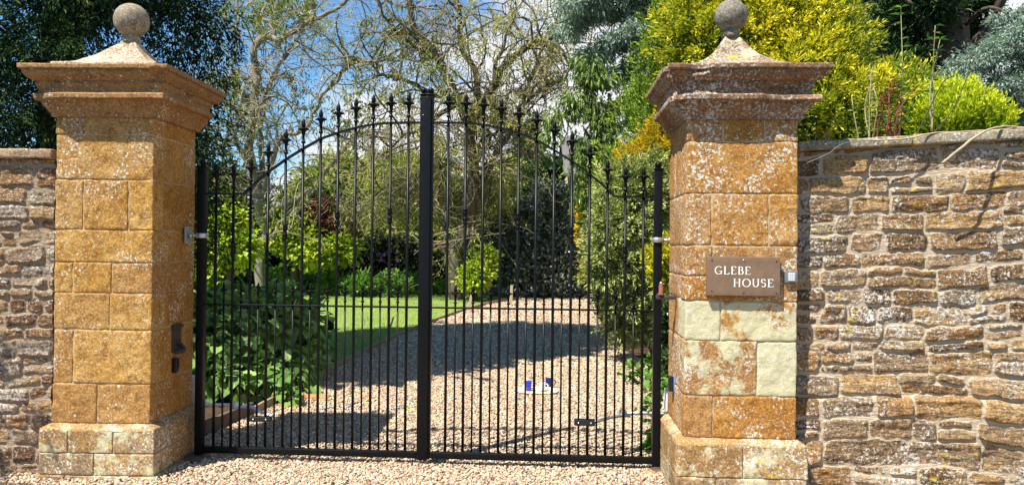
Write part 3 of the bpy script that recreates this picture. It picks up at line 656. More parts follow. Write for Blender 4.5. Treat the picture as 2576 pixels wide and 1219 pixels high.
def gate_leaf(sg, label, xs, dogs, W, origin):
    root = empty('iron_gate_leaf', (origin[0], origin[1], 0), GYAW, label, 'gate', 'pair of black iron gates')
    X = lambda x: sg*x
    def bx_(mb, xa, xb, y0, y1, z0, z1, bev=.003):
        a, b = sorted((X(xa), X(xb))); rbox(mb, (a, b, y0, y1, z0, z1), step=10, r=bev, amp=0, seg=2)
    # hanging stile with ball, pivot
    mb = MB(); bx_(mb, -.028, .028, -.028, .028, .025, 2.165)
    bx_(mb, -.034, .034, -.034, .034, 2.165, 2.175)
    o = mb.build('hanging_stile', M_IRON, root)
    mb = MB(); lathe(mb, [(.014, 2.174), (.012, 2.182)]+[(max(.0005, .024*math.sin(a)), 2.200-.024*math.cos(a)) for a in np.linspace(.5, math.pi, 14)], 20); mb.build('ball', M_IRON, o)
    mb = MB(); lathe(mb, [(.03, -.02), (.03, .015), (.02, .018), (.02, .03)], 16); mb.build('pivot', M_IRON, o)
    mb = MB(); bx_(mb, W-.022, W+.022, -.022, .022, .058, 2.70); bx_(mb, W-.028, W+.028, -.028, .028, 2.70, 2.709)
    o = mb.build('meeting_stile', M_IRON, root)
    mb = MB(); lathe(mb, [(.012, 2.708), (.011, 2.716)]+[(max(.0005, .0225*math.sin(a)), 2.734-.0225*math.cos(a)) for a in np.linspace(.5, math.pi, 14)], 20, c=(X(W), 0, 0)); mb.build('ball', M_IRON, o)
    if sg > 0:
        mb = MB(); bx_(mb, W-.012, W+.058, -.034, -.0255, .052, 2.685, .0015)
        p = mb.build('cover_strip', M_IRON, root)
        for zz in np.linspace(.2, 2.55, 7):
            q = MB(); v = np.array([[X(W+.004), -.0345, zz], [X(W+.004), -.0395, zz]]); tubes(q, v, np.array([.004, .003]), 8); q.build('rivet', M_GALV if zz > 2.3 else M_IRON, p)
    mb = MB(); bx_(mb, .0285, W-.0255, -.022, .022, .062, .107); mb.build('bottom_rail', M_IRON, root)
    mb = MB(); bx_(mb, .0285, W-.0255, -.019, .019, 1.148, 1.160, .002); mb.build('middle_rail', M_IRON, root)
    # arched top rail: flat bar bent up from the level part
    xx = np.concatenate([[.0285, XB-.02], np.linspace(XB, W-.0255, 40)]); zz = rail_z(xx)
    V = []; dx = np.gradient(xx); dz = np.gradient(zz); ln = np.hypot(dx, dz); nx_, nz_ = -dz/ln, dx/ln
    for a, y in ((-.006, -.019), (-.006, .019), (.006, .019), (.006, -.019)): V.append(np.stack([sg*(xx+nx_*a), np.full(len(xx), y), zz+nz_*a], 1))
    V = np.stack(V, 1); n = len(xx); idx = np.arange(n*4).reshape(n, 4); a = idx[:-1]; b = idx[1:]
    f = [np.stack([a, np.roll(a, -1, 1), np.roll(b, -1, 1), b], -1).reshape(-1, 4), idx[0].reshape(1, 4), idx[-1].reshape(1, 4)]
    mb = MB(); mb.add(V.reshape(-1, 3), f); mb.build('arched_top_rail', M_IRON, root, smooth=False)
    for i, x in enumerate(xs):
        zt = float(rail_z(x))
        mb = MB(); tubes(mb, [(0, 0, .100), (0, 0, .6), (0, 0, 1.14), (0, 0, zt)], np.full(4, .0102), 12)
        tubes(mb, [(0, 0, .107), (0, 0, .114)], np.array([.0145, .0105]), 12)
        o = mb.build('bar', M_IRON, root); o.location = (X(x), 0, 0)
        q = link('finial', FIN, o); q.location = (0, 0, zt+.004)
        if i in (1, 4, 7, 10):
            q = link('collar', COL, o); q.location = (0, 0, {1: 1.56, 4: 1.695, 7: 1.79, 10: 1.82}[i])
    dm = MB(); tubes(dm, [(0, 0, .100), (0, 0, .6), (0, 0, 1.16)], np.full(3, .0068), 10); tubes(dm, [(0, 0, .107), (0, 0, .113)], np.array([.011, .007]), 10); dmesh = None
    for x in dogs:
        if dmesh is None: o = dm.build('dog_bar', M_IRON, root); dmesh = o.data
        else: o = link('dog_bar', dmesh, root)
        o.location = (X(x), 0, 0); q = link('finial', FINS, o); q.location = (0, 0, 1.157)
    # hinge: clamp round the stile, eye bolt, wall plate
    mb = MB(); lathe(mb, [(.043, 1.643), (.046, 1.646), (.046, 1.676), (.043, 1.679)], 20)
    tubes(mb, [(X(-.03), 0, 1.661), (X(-.105), 0, 1.661)], np.array([.012, .012]), 10)
    tubes(mb, [(X(-.075), 0, 1.661), (X(-.09), 0, 1.661)], np.array([.021, .021]), 6)
    o = mb.build('hinge', M_GALV, root)
    mb = MB(); bx_(mb, -.113, -.100, -.05, .045, 1.60, 1.725, .002)
    for dy, dz2 in ((-.035, .05), (.03, .05), (-.035, -.05), (.03, -.05)): tubes(mb, [(X(-.100), dy, 1.661+dz2), (X(-.090), dy, 1.661+dz2)], np.array([.009, .009]), 6)
    mb.build('wall_plate', M_GALV, o)
    return root
xsL = [.105+.1300*i for i in range(12)]; dgL = [.105+.1300*(i+.5) for i in range(11)]
xsR = [.104+.1287*i for i in range(12)]; dgR = [.104+.1287*(i+.5) for i in range(11)]
G_L = gate_leaf(1, 'left leaf of the tall black iron gate, with the wide cover strip at the middle', xsL, dgL, 1.645, GL)
G_R = gate_leaf(-1, 'right leaf of the tall black iron gate, hung beside the signed pillar', xsR, dgR, 1.650, GR)
# ------------------------------------------------------------------ gate openers: box behind the pillar, folding arm, bracket on the bars
def opener(label, boxc, boxs, arm1, arm2, bx0, side, brk):
    root = empty('gate_opener', (boxc[0], boxc[1], 0), 0, label, 'gate opener', 'gate opener arms'); o3 = np.array([boxc[0], boxc[1], 0])
    mb = MB(); a, b, c = boxs; x, y, z = 0, 0, boxc[2]
    rbox(mb, (x-a, x+a, y-b, y+b, z-c, z+c), step=10, r=.012, amp=0, seg=3); h = mb.build('housing', M_WHITE, root)
    mb = MB(); rbox(mb, (x-a*.7, x+a*.7, y-b*.9, y+b*.7, z-c-.06, z-c-.001), step=10, r=.006, amp=0, seg=2); mb.build('mounting_bracket', M_GALV, root)
    m1 = MB(); P = catmull(np.array(arm1)-o3, 6); tubes(m1, P, np.full(len(P), .014), 8); m1.build('arm', M_WHITE if side < 0 else M_GALV, root)
    e = np.array(arm1[-1])-o3; mb = MB(); lathe(mb, [(.02, -.03), (.024, -.026), (.024, .022), (.02, .026)], 14, c=e); mb.build('elbow', M_WHITE if side < 0 else M_GALV, root)
    m1 = MB(); P = catmull(np.array(arm2)-o3, 6); tubes(m1, P, np.full(len(P), .012), 8); m1.build('arm', M_WHITE if side < 0 else M_GALV, root)
    # bracket bolted over the bars
    R_ = G_L if side < 0 else G_R
    Mi = Matrix.Translation((-boxc[0], -boxc[1], 0)) @ Matrix.Translation(R_.location) @ Matrix.Rotation(GYAW, 4, 'Z')
    mb = MB()
    xf = lambda p: np.array([list(Mi @ Vector(q)) for q in p])
    x0, x1, z0, z1 = brk
    rbox(mb, (x0, x1, -.026, -.0125, z0, z1), step=10, r=.004, amp=0, seg=2, xf=xf); rbox(mb, (x0, x1, .0125, .026, z0, z1), step=10, r=.004, amp=0, seg=2, xf=xf)
    rbox(mb, (x0+.02, x1-.02, .027, .065, z0+.012, z0+.02), step=10, r=.002, amp=0, seg=2, xf=xf)
    bk = mb.build('gate_bracket', M_BLKP, root)
    for bx_ in (x0+.03, x1-.03):
        q = MB(); pts = xf(np.array([(bx_, -.0265, (z0+z1)/2), (bx_, -.034, (z0+z1)/2)])); tubes(q, pts, np.array([.007, .006]), 6); q.build('bolt', M_GALV, bk)
    return root
opener('white gate opener behind the pale-ball pillar with arm to the left leaf', at(482, 978, 5.98), (.055, .05, .105),
       [at(497, 1017, 5.97), at(545, 1017, 5.99), at(592, 1018, 6.0)], [at(590, 1024, 6.0), at(630, 1022, 5.95), at(655, 1034, 5.82), at(686, 1046, 5.67)], None, -1, (.385, .54, .30, .335))
opener('silver gate opener behind the signed pillar with arm to the right leaf', at(1686, 1005, 5.72), (.038, .05, .085),
       [at(1680, 1041, 5.72), at(1620, 1038, 5.74), at(1567, 1038, 5.78)], [at(1583, 1044, 5.78), at(1545, 1047, 5.70), at(1497, 1060, 5.49)], None, 1, (-.585, -.435, .325, .368))
# ------------------------------------------------------------------ things fixed to the pillars (pillar-local frames)
def on_pillar(P, name, label, cat, lx, ly, lz, group=None):
    M = Matrix.Translation(P.location) @ Matrix.Rotation(P.rotation_euler.z, 4, 'Z')
    p = M @ Vector((lx, ly, lz)); return empty(name, p, P.rotation_euler.z, label, cat, group)
# house sign
sz = float(at(1864, 694, 4.72)[2]); fy = -DR_/2
sg_ = on_pillar(P_R, 'house_sign', 'brown stone house name plaque with white carved capitals on the right pillar', 'sign', .004, fy-.010, sz)
M_SIGN = simple_mat('sign_slate', (0.17, 0.105, 0.062), rough=0.75, var=0.5, scale=14, bump=.001)
M_LET = simple_mat('letter_paint', (0.85, 0.83, 0.78), rough=0.6, var=0.06, scale=60)
mb = MB(); rbox(mb, (-.223, .223, -.034, .008, -.121, .121), step=.03, r=.002, amp=.0006, freq=20, seg=2); mb.build('plaque', M_SIGN, sg_)
for x, z in ((-.195, .098), (.0, .100), (.2, .096), (-.195, -.093), (0, -.102), (.2, -.1)):
    q = MB(); tubes(q, [(x, -.0335, z), (x, -.0365, z)], np.array([.0052, .0045]), 10); q.build('screw', M_GALV if (x == 0 and z > 0) else M_DIRON, sg_)
def arcp(cx, cz, rx, rz, a0, a1, n=14):
    t_ = np.radians(np.linspace(a0, a1, n)); return np.stack([cx+rx*np.cos(t_), cz+rz*np.sin(t_)], 1)
GLY = {'G': ([arcp(.5, .5, .46, .5, 42, 318, 22), [(.55, .40), (.95, .40)], [(.84, .40), (.84, .06)]], .95),
       'L': ([[(.14, 0), (.14, 1)], [(.0, 1), (.30, 1)], [(.02, 0), (.66, 0), (.70, .2)]], .72),
       'E': ([[(.14, 0), (.14, 1)], [(0, 1), (.60, 1), (.64, .83)], [(.14, .52), (.52, .52)], [(0, 0), (.64, 0), (.68, .18)]], .70),
       'B': ([[(.14, 0), (.14, 1)], np.vstack([[(0, 1), (.3, 1)], arcp(.34, .76, .24, .24, 90, -90, 9), [(.16, .52)]]), np.vstack([[(.14, .52), (.36, .52)], arcp(.38, .26, .28, .26, 90, -90, 9), [(0, 0)]])], .72),
       'H': ([[(.14, 0), (.14, 1)], [(.74, 0), (.74, 1)], [(.14, .52), (.74, .52)], [(0, 0), (.28, 0)], [(0, 1), (.28, 1)], [(.60, 0), (.88, 0)], [(.60, 1), (.88, 1)]], .90),
       'O': ([arcp(.5, .5, .46, .5, 0, 360, 28)], 1.02),
       'U': ([np.vstack([[(.12, 1), (.12, .4)], arcp(.42, .36, .30, .36, 180, 360, 12), [(.72, 1)]]), [(0, 1), (.26, 1)], [(.60, 1), (.84, 1)]], .86),
       'S': ([np.vstack([[(.52, .80)], arcp(.29, .76, .23, .24, 40, 270, 12)[:], arcp(.29, .27, .25, .27, 90, -140, 13)])], .62)}
def word(txt, x0, z0, hgt, wsc=0.95):
    mb = MB(); x = x0
    for ch in txt:
        st, adv = GLY[ch]
        for k, pl in enumerate(st):
            pl = np.array(pl, float); p3 = np.stack([x+pl[:, 0]*hgt*wsc, np.full(len(pl), 0.), z0+pl[:, 1]*hgt], 1)
            d = nrm(np.gradient(p3, axis=0)); n_ = np.stack([-d[:, 2], d[:, 0]*0, d[:, 0]], 1)
            vert = np.abs(d[:, 2:3]); th = .0013+.0019*vert if ch in 'GOS' or k < 3 else .0013+0*vert   # thick uprights, thin crossings
            V = np.stack([p3+n_*th+[0, -.0355, 0], p3+n_*th+[0, -.0335, 0], p3-n_*th+[0, -.0335, 0], p3-n_*th+[0, -.0355, 0]], 1); n = len(p3)
            idx = np.arange(n*4).reshape(n, 4); a = idx[:-1]; b = idx[1:]
            mb.add(V.reshape(-1, 3), [np.stack([a, np.roll(a, -1, 1), np.roll(b, -1, 1), b], -1).reshape(-1, 4), idx[0].reshape(1, 4), idx[-1].reshape(1, 4)])
        x += adv*hgt*wsc+.010
    mb.build('lettering', M_LET, sg_, smooth=False); return x
word('GLEBE', -.176, .012, .047, 1.0); word('HOUSE', -.062, -.064, .047, 1.06)
# keypad
kz = float(at(1983, 696, 4.72)[2])
kp = on_pillar(P_R, 'entry_keypad', 'small grey entry keypad beside the house sign', 'keypad', .302, fy-.001, kz)
M_KP = simple_mat('keypad_case', (0.13, 0.145, 0.165), rough=0.4, var=0.1); M_KF = simple_mat('keypad_face', (0.34, 0.36, 0.38), rough=0.5, var=0.1); M_KEY = simple_mat('keypad_key', (0.62, 0.64, 0.66), rough=0.5, var=0.05)
mb = MB(); rbox(mb, (-.039, .039, -.026, 0, -.037, .037), step=10, r=.006, amp=0, seg=3); mb.build('case', M_KP, kp)
mb = MB(); rbox(mb, (-.023, .023, -.0285, -.024, -.025, .027), step=10, r=.002, amp=0, seg=2); mb.build('face', M_KF, kp)
for i in range(4):
    for j in range(3):
        mb = MB(); rbox(mb, (-.0175+j*.0125, -.0075+j*.0125, -.0315, -.028, .0135-i*.012, .0225-i*.012), step=10, r=.001, amp=0, seg=1); mb.build('key', M_KEY, kp)
# photocells on the inner faces
def photocell(P, lx, ly, lz, sgn, label, blue):
    r = on_pillar(P, 'photocell', label, 'gate sensor', lx, ly, lz)
    mb = MB(); a, b = sorted((0.004*sgn, .036*sgn)); rbox(mb, (a, b, -.026, .026, -.052, .052), step=10, r=.006, amp=0, seg=3); mb.build('cover', M_BLKP, r)
    mb = MB(); a, b = sorted((-.003*sgn, .004*sgn)); rbox(mb, (a, b, -.027, .027, -.053, .053), step=10, r=.002, amp=0, seg=1); mb.build('back_plate', M_BLUE if blue else M_BLKP, r)
photocell(P_R, -WR/2, .085, .68, -1, 'black gate sensor with blue edge on the signed pillar', True)
photocell(P_L, WL/2, -.0, .725-.0, 1, 'plain black gate sensor below the old hook on the left pillar', False)
# old iron catch on the left pillar, pintle on the right
ct = on_pillar(P_L, 'iron_catch', 'old dark iron catch plate with hook on the left pillar inner face', 'catch', WL/2, .03, .915)
mb = MB(); rbox(mb, (-.004, .014, -.065, .065, -.10, .10), step=.02, r=.003, amp=.003, freq=30); rbox(mb, (.01, .03, -.065, .065, .075, .098), step=.02, r=.003, amp=.002, freq=30); mb.build('plate', M_DIRON, ct)
mb = MB(); P = catmull([(.01, .02, -.03), (.04, .01, -.055), (.065, -.005, -.075), (.06, -.02, -.09), (.01, -.03, -.095)], 6); tubes(mb, P, np.full(len(P), .016), 8); mb.build('hook', M_DIRON, ct)
pt = on_pillar(P_R, 'iron_pintle', 'old rusty gate pintle on a dark iron bar, right pillar', 'pintle', -WR/2, .0, float(at(1700, 748, 5.08)[2]))
mb = MB(); rbox(mb, (-.137, .03, -.016, .016, -.013, .013), step=.02, r=.003, amp=.003, freq=30); mb.build('bar', M_DIRON, pt)
mb = MB(); lathe(mb, [(.026, .013), (.026, .024), (.015, .028), (.014, .085)], 14, c=(-.105, 0, 0)); mb.build('pin', M_RUST, pt)
mb = MB(); lathe(mb, [(.0105, .085), (.0105, .098), (.004, .106)], 12, c=(-.105, 0, 0)); mb.build('pin_tip', M_GALV, pt)
# blocks at the foot of each gate post
M_WOOD = simple_mat('weathered_board', (0.27, 0.19, 0.115), rough=0.85, var=0.45, scale=9, bump=.004)
M_WOODD = simple_mat('dark_sleeper', (0.10, 0.068, 0.045), rough=0.85, var=0.5, scale=9, bump=.004)
M_PALEW = simple_mat('pale_stake_wood', (0.45, 0.35, 0.22), rough=0.85, var=0.3, scale=12, bump=.003)
M_SHOE = simple_mat('wet_dark_stone', (0.07, 0.05, 0.04), rough=0.6, var=0.5, scale=14, bump=.004)
M_ROCK = stone_mat('orange_rock', (0.42, 0.21, 0.075), (0.5, 0.3, 0.12), (0.22, 0.11, 0.05), lichen=0.3)
for nm, lab, p, s, mm in (('pivot_block', 'dark block under the foot of the left gate post', gnd(478, 1158), (.12, .085, .05), M_SHOE), ('pivot_block', 'rough dark block under the foot of the right gate post', gnd(1668, 1190), (.09, .07, .045), M_SHOE),
                          ('loose_stone', 'long orange stone lying on the gravel near the hydrangea', gnd(796, 1004), (.15, .07, .05), M_ROCK), ('loose_stone', 'small orange stone wedged at the foot of the right gate post', gnd(1655, 1196), (.10, .04, .03), M_ROCK)):
    mb = MB(); rbox(mb, (-s[0], s[0], -s[1], s[1], -.01, s[2]), step=.012, r=min(s)*.6, amp=.016, freq=14, seg=3, seed=int(p[0]*100) % 97)
    o = mb.build(nm, mm); o.location = p; tag(o, lab, 'stone' if 'stone' in nm else 'block')
# ------------------------------------------------------------------ edging boards along the drive
ed = empty('timber_edging', (LE[0][0], LE[0][1], 0), 0, 'low weathered timber edging between lawn and gravel drive', 'edging')
for i in range(len(LE)-1):
    a, b = np.array(LE[i]), np.array(LE[i+1]); l = np.linalg.norm(b-a); d = (b-a)/l; n_ = np.array((-d[1], d[0]))
    th, hh = (.05, .13) if i < 1 else (.03, .085)
    mb = MB()
    def xf(p, a=a, d=d, n_=n_): return np.stack([a[0]-LE[0][0]+d[0]*p[:, 0]+n_[0]*p[:, 1], a[1]-LE[0][1]+d[1]*p[:, 0]+n_[1]*p[:, 1], p[:, 2]], 1)
    rbox(mb, (0.004, l-.004, 0, th, -.03, hh), step=.06, r=.006, amp=.008, freq=4, xf=xf, seed=i); mb.build('board', M_WOOD if i else M_WOODD, ed)
LEF = lambda Y: np.interp(Y, [p[1] for p in LE], [p[0] for p in LE])
def stake(label, foot, top, w, m, name='wooden_stake', depth=None):
    f_ = gnd(*foot); t_ = at(top[0], top[1], f_[1]+.02); f_ = f_-np.array((0, 0, .03))
    mb = MB(); tubes(mb, [(0, 0, 0), list((t_-f_)*.5+np.array([.006, 0, 0])), list(t_-f_)], np.array([w, w, w*.85]), 4); o = mb.build(name, m, smooth=False); o.location = f_; return tag(o, label, 'stake')
def c6(x, y): return ((1650+x/1.278)/1.5652, (954+y/1.278)/1.5652)
def c4(x, y): return ((750+x/1.278)/1.5652, (954+y/1.278)/1.5652)
stake('short pale stake leaning right, nearest the lawn corner by the drive', c6(240, 352), c6(265, 262), .045, M_PALEW)
stake('pale upright stake by the drive in front of the silvery bush', c6(459, 322), c6(466, 214), .05, M_PALEW)
stake('far pale stake leaning left where the drive meets the dark shrubs', c6(828, 246), c6(815, 193), .05, M_PALEW)
stake('bleached curved stick propped on the timber edging of the lawn', c4(972, 512), c4(1022, 374), .022, M_PALEW, 'driftwood_stick')
ps = gnd(*c4(684, 657)); lp = empty('lawn_post', ps, 0, 'thin black post with a small box at the lawn edge', 'post')
hp = float(at(*c4(690, 383), ps[1])[2])
mb = MB(); rbox(mb, (-.018, .018, -.018, .018, -.02, hp), step=10, r=.003, amp=0); mb.build('post', M_BLKP, lp)
mb = MB(); rbox(mb, (-.018, .095, -.04, -.0185, hp-.145, hp), step=10, r=.004, amp=0); mb.build('socket_box', M_BLKP, lp)
# ------------------------------------------------------------------ tea tray
tp = gnd(1352, 991); tz = .028
def mug(label, px, py, r, h, m, ang, inner):
    p = gnd(px, py); root = empty('mug', (p[0], p[1], tz+.014), ang, label, 'mug', None)
    mb = MB(); lathe(mb, [(r*.80, 0), (r*.92, .004), (r, .02), (r, h-.002), (r-.002, h), (r-.004, h-.002), (r-.005, .02), (r*.7, .008), (.001, .007)], 32); mb.build('cup', m, root)
    mb = MB(); P = catmull([(r-.003, 0, h*.82), (r+.020, 0, h*.80), (r+.031, 0, h*.55), (r+.022, 0, h*.28), (r-.003, 0, h*.2)], 6); tubes(mb, P, np.full(len(P), .0058), 8); mb.build('handle', m, root)
M_TRAY = simple_mat('cream_tray', (0.68, 0.60, 0.45), rough=0.35, var=0.08); M_COB = simple_mat('cobalt_glaze', (0.03, 0.03, 0.32), rough=0.12, var=0.1, coat=.6); M_NAVY = simple_mat('navy_glaze', (0.012, 0.014, 0.10), rough=0.12, var=0.1, coat=.6); M_CER = simple_mat('white_glaze', (0.78, 0.76, 0.70), rough=0.15, var=0.03, coat=.6)
tr = empty('tea_tray', (tp[0], tp[1], tz), R(-4), 'oval cream tea tray standing on the gravel drive', 'tray')
th = np.linspace(0, 2*np.pi, 64, endpoint=False); sq = lambda a, b, e=2.8: np.stack([a*np.sign(np.cos(th))*np.abs(np.cos(th))**(2/e), b*np.sign(np.sin(th))*np.abs(np.sin(th))**(2/e)], 1)
mb = MB(); rings = [(.20, .155, 0), (.215, .17, .002), (.232, .187, .022), (.228, .183, .024), (.212, .167, .007), (.20, .155, .006), (.01, .008, .006)]
V = np.array([np.column_stack([sq(a, b), np.full(64, z)]) for a, b, z in rings]); idx = np.arange(len(rings)*64).reshape(-1, 64)
mb.add(V.reshape(-1, 3), [np.stack([idx[:-1], np.roll(idx[:-1], -1, 1), np.roll(idx[1:], -1, 1), idx[1:]], -1).reshape(-1, 4), idx[0].reshape(1, -1), idx[-1].reshape(1, -1)]); mb.build('tray_dish', M_TRAY, tr)
mug('bright cobalt blue mug at the left end of the tea tray', 1329, 990, .034, .098, M_COB, R(-20), None)
mug('white mug in the middle of the tea tray', 1364, 991, .034, .088, M_CER, R(-10), None)
mug('wide navy blue mug at the right end of the tea tray', 1381, 982, .041, .098, M_NAVY, R(5), None)
# ------------------------------------------------------------------ rope on the gravel
m, t = newmat('twisted_rope'); gg = NT(t)
wv = gg.n('ShaderNodeTexWave', {'Vector': gg.n('ShaderNodeTexCoord').outputs['Object'], 'Scale': 14.0, 'Distortion': 2.0})
pp = gg.n('ShaderNodeBsdfPrincipled', {'Base Color': gg.mix(gg.ramp(wv.outputs['Fac'], [(.35, 0.), (.6, 1.)]), (0.04, 0.05, 0.16), (0.45, 0.45, 0.42)), 'Roughness': 0.8}); gg.n('ShaderNodeOutputMaterial', {0: pp.outputs[0]}); M_ROPE = m
rp_pts = [c4(*q) for q in ((675, 872), (668, 850), (690, 829), (760, 832), (830, 838), (868, 812), (850, 800), (800, 822), (790, 838), (850, 860), (960, 842), (1080, 830), (1095, 838))]
P = catmull([gnd(a, b, .034) for a, b in rp_pts], 6); P[:, 2] += .006*np.sin(np.arange(len(P)))
r0 = empty('rope', (P[0, 0], P[0, 1], 0), 0, 'blue and white rope snaking over the gravel behind the left leaf', 'rope')
o0 = np.array([P[0, 0], P[0, 1], 0]); mb = MB(); tubes(mb, P-o0, np.full(len(P), .0075), 8); mb.build('cord', M_ROPE, r0)
M_YEL = simple_mat('yellow_tape', (0.65, 0.48, 0.03), rough=0.6)
for seq in (((872, 802), (905, 784)), ((1093, 838), (1132, 846))):
    Q = np.array([gnd(*c4(*q), .036) for q in seq]); mb = MB(); tubes(mb, Q-o0, np.full(2, .008), 8); mb.build('rope_end', M_YEL, r0)
# ------------------------------------------------------------------ trees, shrubs and plants
M_BARK = simple_mat('pale_bark', (0.20, 0.175, 0.135), rough=0.9, var=0.5, scale=6, bump=.01)
M_BARKD = simple_mat('dark_bark', (0.085, 0.065, 0.045), rough=0.95, var=0.5, scale=6, bump=.015)
M_BARKO = simple_mat('mossy_bark', (0.10, 0.082, 0.05), rough=0.9, var=0.6, scale=4, bump=.012)
M_TWIG = simple_mat('tan_twig', (0.38, 0.32, 0.21), rough=0.8, var=0.4, scale=3)
M_TWIGO = simple_mat('olive_twig', (0.34, 0.29, 0.16), rough=0.8, var=0.5, scale=3)
L_DARK = leaf_mat('dark_conifer_spray', (0.012, 0.030, 0.013), (0.050, 0.095, 0.030), (0.13, 0.19, 0.045), .08, trans=.15, spec=.06, rough=.8)
L_GOLD = leaf_mat('golden_conifer_spray', (0.15, 0.22, 0.014), (0.88, 0.74, 0.045), (0.08, 0.14, 0.015), .10, trans=.3)
L_GOLO = leaf_mat('amber_conifer_spray', (0.30, 0.26, 0.012), (0.80, 0.50, 0.02), (0.22, 0.25, 0.02), .2, trans=.3)
L_LIME = leaf_mat('lime_conifer_spray', (0.20, 0.32, 0.012), (0.72, 0.72, 0.03), (0.10, 0.18, 0.02), .06, trans=.3)
L_CONE = leaf_mat('green_cypress_spray', (0.04, 0.10, 0.012), (0.36, 0.48, 0.03), (0.02, 0.05, 0.01), .10, trans=.22)
L_JUN = leaf_mat('juniper_spray', (0.12, 0.17, 0.045), (0.55, 0.58, 0.20), (0.035, 0.05, 0.02), .15, trans=.2)
L_BLUE = leaf_mat('blue_cedar_needle', (0.14, 0.20, 0.165), (0.46, 0.56, 0.48), (0.12, 0.12, 0.08), .08, trans=.25, spec=.1)
L_CHER = leaf_mat('cherry_leaf', (0.05, 0.10, 0.02), (0.22, 0.30, 0.06), (0.36, 0.44, 0.14), .18, trans=.35, rough=.45, spec=.3)
L_WIL = leaf_mat('willow_leaf', (0.07, 0.13, 0.02), (0.20, 0.27, 0.045), (0.42, 0.34, 0.07), .2, trans=.35)
L_WILO = leaf_mat('olive_willow_leaf', (0.20, 0.22, 0.05), (0.48, 0.46, 0.13), (0.52, 0.42, 0.18), .25, trans=.35)
L_OLV = leaf_mat('yellow_green_leaf', (0.16, 0.21, 0.04), (0.44, 0.48, 0.10), (0.45, 0.42, 0.10), .15, trans=.35)
L_MAP = leaf_mat('golden_maple_leaf', (0.26, 0.36, 0.03), (0.68, 0.70, 0.08), (0.15, 0.26, 0.03), .15, trans=.45)
L_RED = leaf_mat('purple_leaf', (0.12, 0.012, 0.025), (0.36, 0.045, 0.08), trans=.3)
L_DKS = leaf_mat('dark_shrub_leaf', (0.010, 0.026, 0.008), (0.045, 0.085, 0.022), (0.12, 0.17, 0.04), .12, trans=.15, rough=.35, spec=.5)
L_SIL = leaf_mat('silvery_leaf', (0.05, 0.075, 0.035), (0.15, 0.18, 0.10), (0.42, 0.43, 0.36), .30, trans=.12, rough=.3, spec=.6)
L_IVY = leaf_mat('climber_leaf', (0.014, 0.026, 0.012), (0.07, 0.08, 0.035), (0.14, 0.23, 0.05), .18, trans=.2, rough=.35, spec=.4)
L_HYD = leaf_mat('hydrangea_leaf', (0.10, 0.20, 0.045), (0.25, 0.40, 0.10), (0.36, 0.50, 0.17), .15, trans=.35, rough=.42)
L_BUD = leaf_mat('hydrangea_bud', (0.26, 0.36, 0.13), (0.42, 0.52, 0.24), trans=.3)
L_BED = leaf_mat('border_leaf', (0.06, 0.15, 0.025), (0.22, 0.38, 0.06), (0.10, 0.22, 0.04), .2, trans=.35)
L_FAR = leaf_mat('far_tree_leaf', (0.025, 0.055, 0.018), (0.08, 0.14, 0.035), (0.14, 0.2, 0.05), .1, trans=.2)
L_FLOW = leaf_mat('violet_petal', (0.30, 0.12, 0.45), (0.52, 0.28, 0.66), trans=.3)
L_REDS = leaf_mat('red_weed_leaf', (0.14, 0.03, 0.02), (0.32, 0.09, 0.05), (0.14, 0.20, 0.06), .35, trans=.3)
def Bl(px, py, Y, rx, rz, ry=None, w=1.0):
    c = at(px, py, Y); a = rx*Y/F; b = rz*Y/F
    return (c[0], c[1], c[2], a, (a if ry is None else ry), b, w)
class Plant:
    def __init__(s, name, label, cat, base, group=None, z=0.0):
        s.b = np.array([base[0], base[1], z]); s.r = empty(name, s.b, 0, label, cat, group)
    def crown(s, layers, mat, name='crown'):
        mb = MB()
        for kw in layers:
            kw = dict(kw); bl = [(b[0]-s.b[0], b[1]-s.b[1], b[2]-s.b[2])+tuple(b[3:]) for b in kw.pop('blobs')]
            crown(mb, bl, **kw)
        return mb.build(name, mat, s.r, smooth=False)
    def limbs(s, lst, mat, name='trunk', sides=8, wob=0.0):
        mb = MB()
        for pts, r0, r1 in lst:
            P = catmull(np.array(pts, float)-s.b, 7)
            if wob:
                P = P+wob*np.stack([fbm(P*1.6+k*9, 3, 31+k) for k in range(3)], 1)*np.linspace(0, 1, len(P))[:, None]**.3
            n = len(P); rr = np.linspace(r0, r1, n)*(1+.16*fbm(P*3.0, 2, 5))
            tubes(mb, P, rr, sides)
        return mb.build(name, mat, s.r)
def scatter(n, x0, x1, y0, y1, g): return np.stack([g.uniform(x0, x1, n), g.uniform(y0, y1, n)], 1)

# --- big dark conifer behind the left wall
bs = (-5.35, 8.7)
p = Plant('dark_conifer', 'huge dark green conifer behind the left wall and pillar', 'conifer', bs)
p.limbs([([(bs[0]+.1, bs[1], -.1), (bs[0]+.15, bs[1], 3), (bs[0]+.1, bs[1], 8), (bs[0], bs[1], 13.5)], .34, .05)], M_BARKD)
g = np.random.default_rng(2); low = []; hi = []
for k in range(34):                                    # drooping boughs, each its own clump
    a = g.uniform(0, 2*np.pi); z = g.uniform(1.0, 5.6); r = g.uniform(1.25, 1.95)
    low.append((bs[0]+r*math.cos(a), bs[1]+r*math.sin(a), z, .78, .78, .5))
for k in range(12):
    a = g.uniform(-1.9, .3); z = g.uniform(1.0, 5.4); low.append((bs[0]+1.9*math.cos(a), bs[1]+1.9*math.sin(a), z, .6, .6, .45))
low += [Bl(450, 120, 8, 110, 60), Bl(520, 210, 8, 60, 50), Bl(530, 60, 8, 65, 60), Bl(450, 330, 8, 90, 60), Bl(500, 410, 8.5, 40, 60), Bl(480, 520, 8.8, 45, 70), Bl(440, 30, 8, 90, 60), Bl(560, 120, 8, 40, 25), Bl(60, 330, 7.4, 120, 80)]
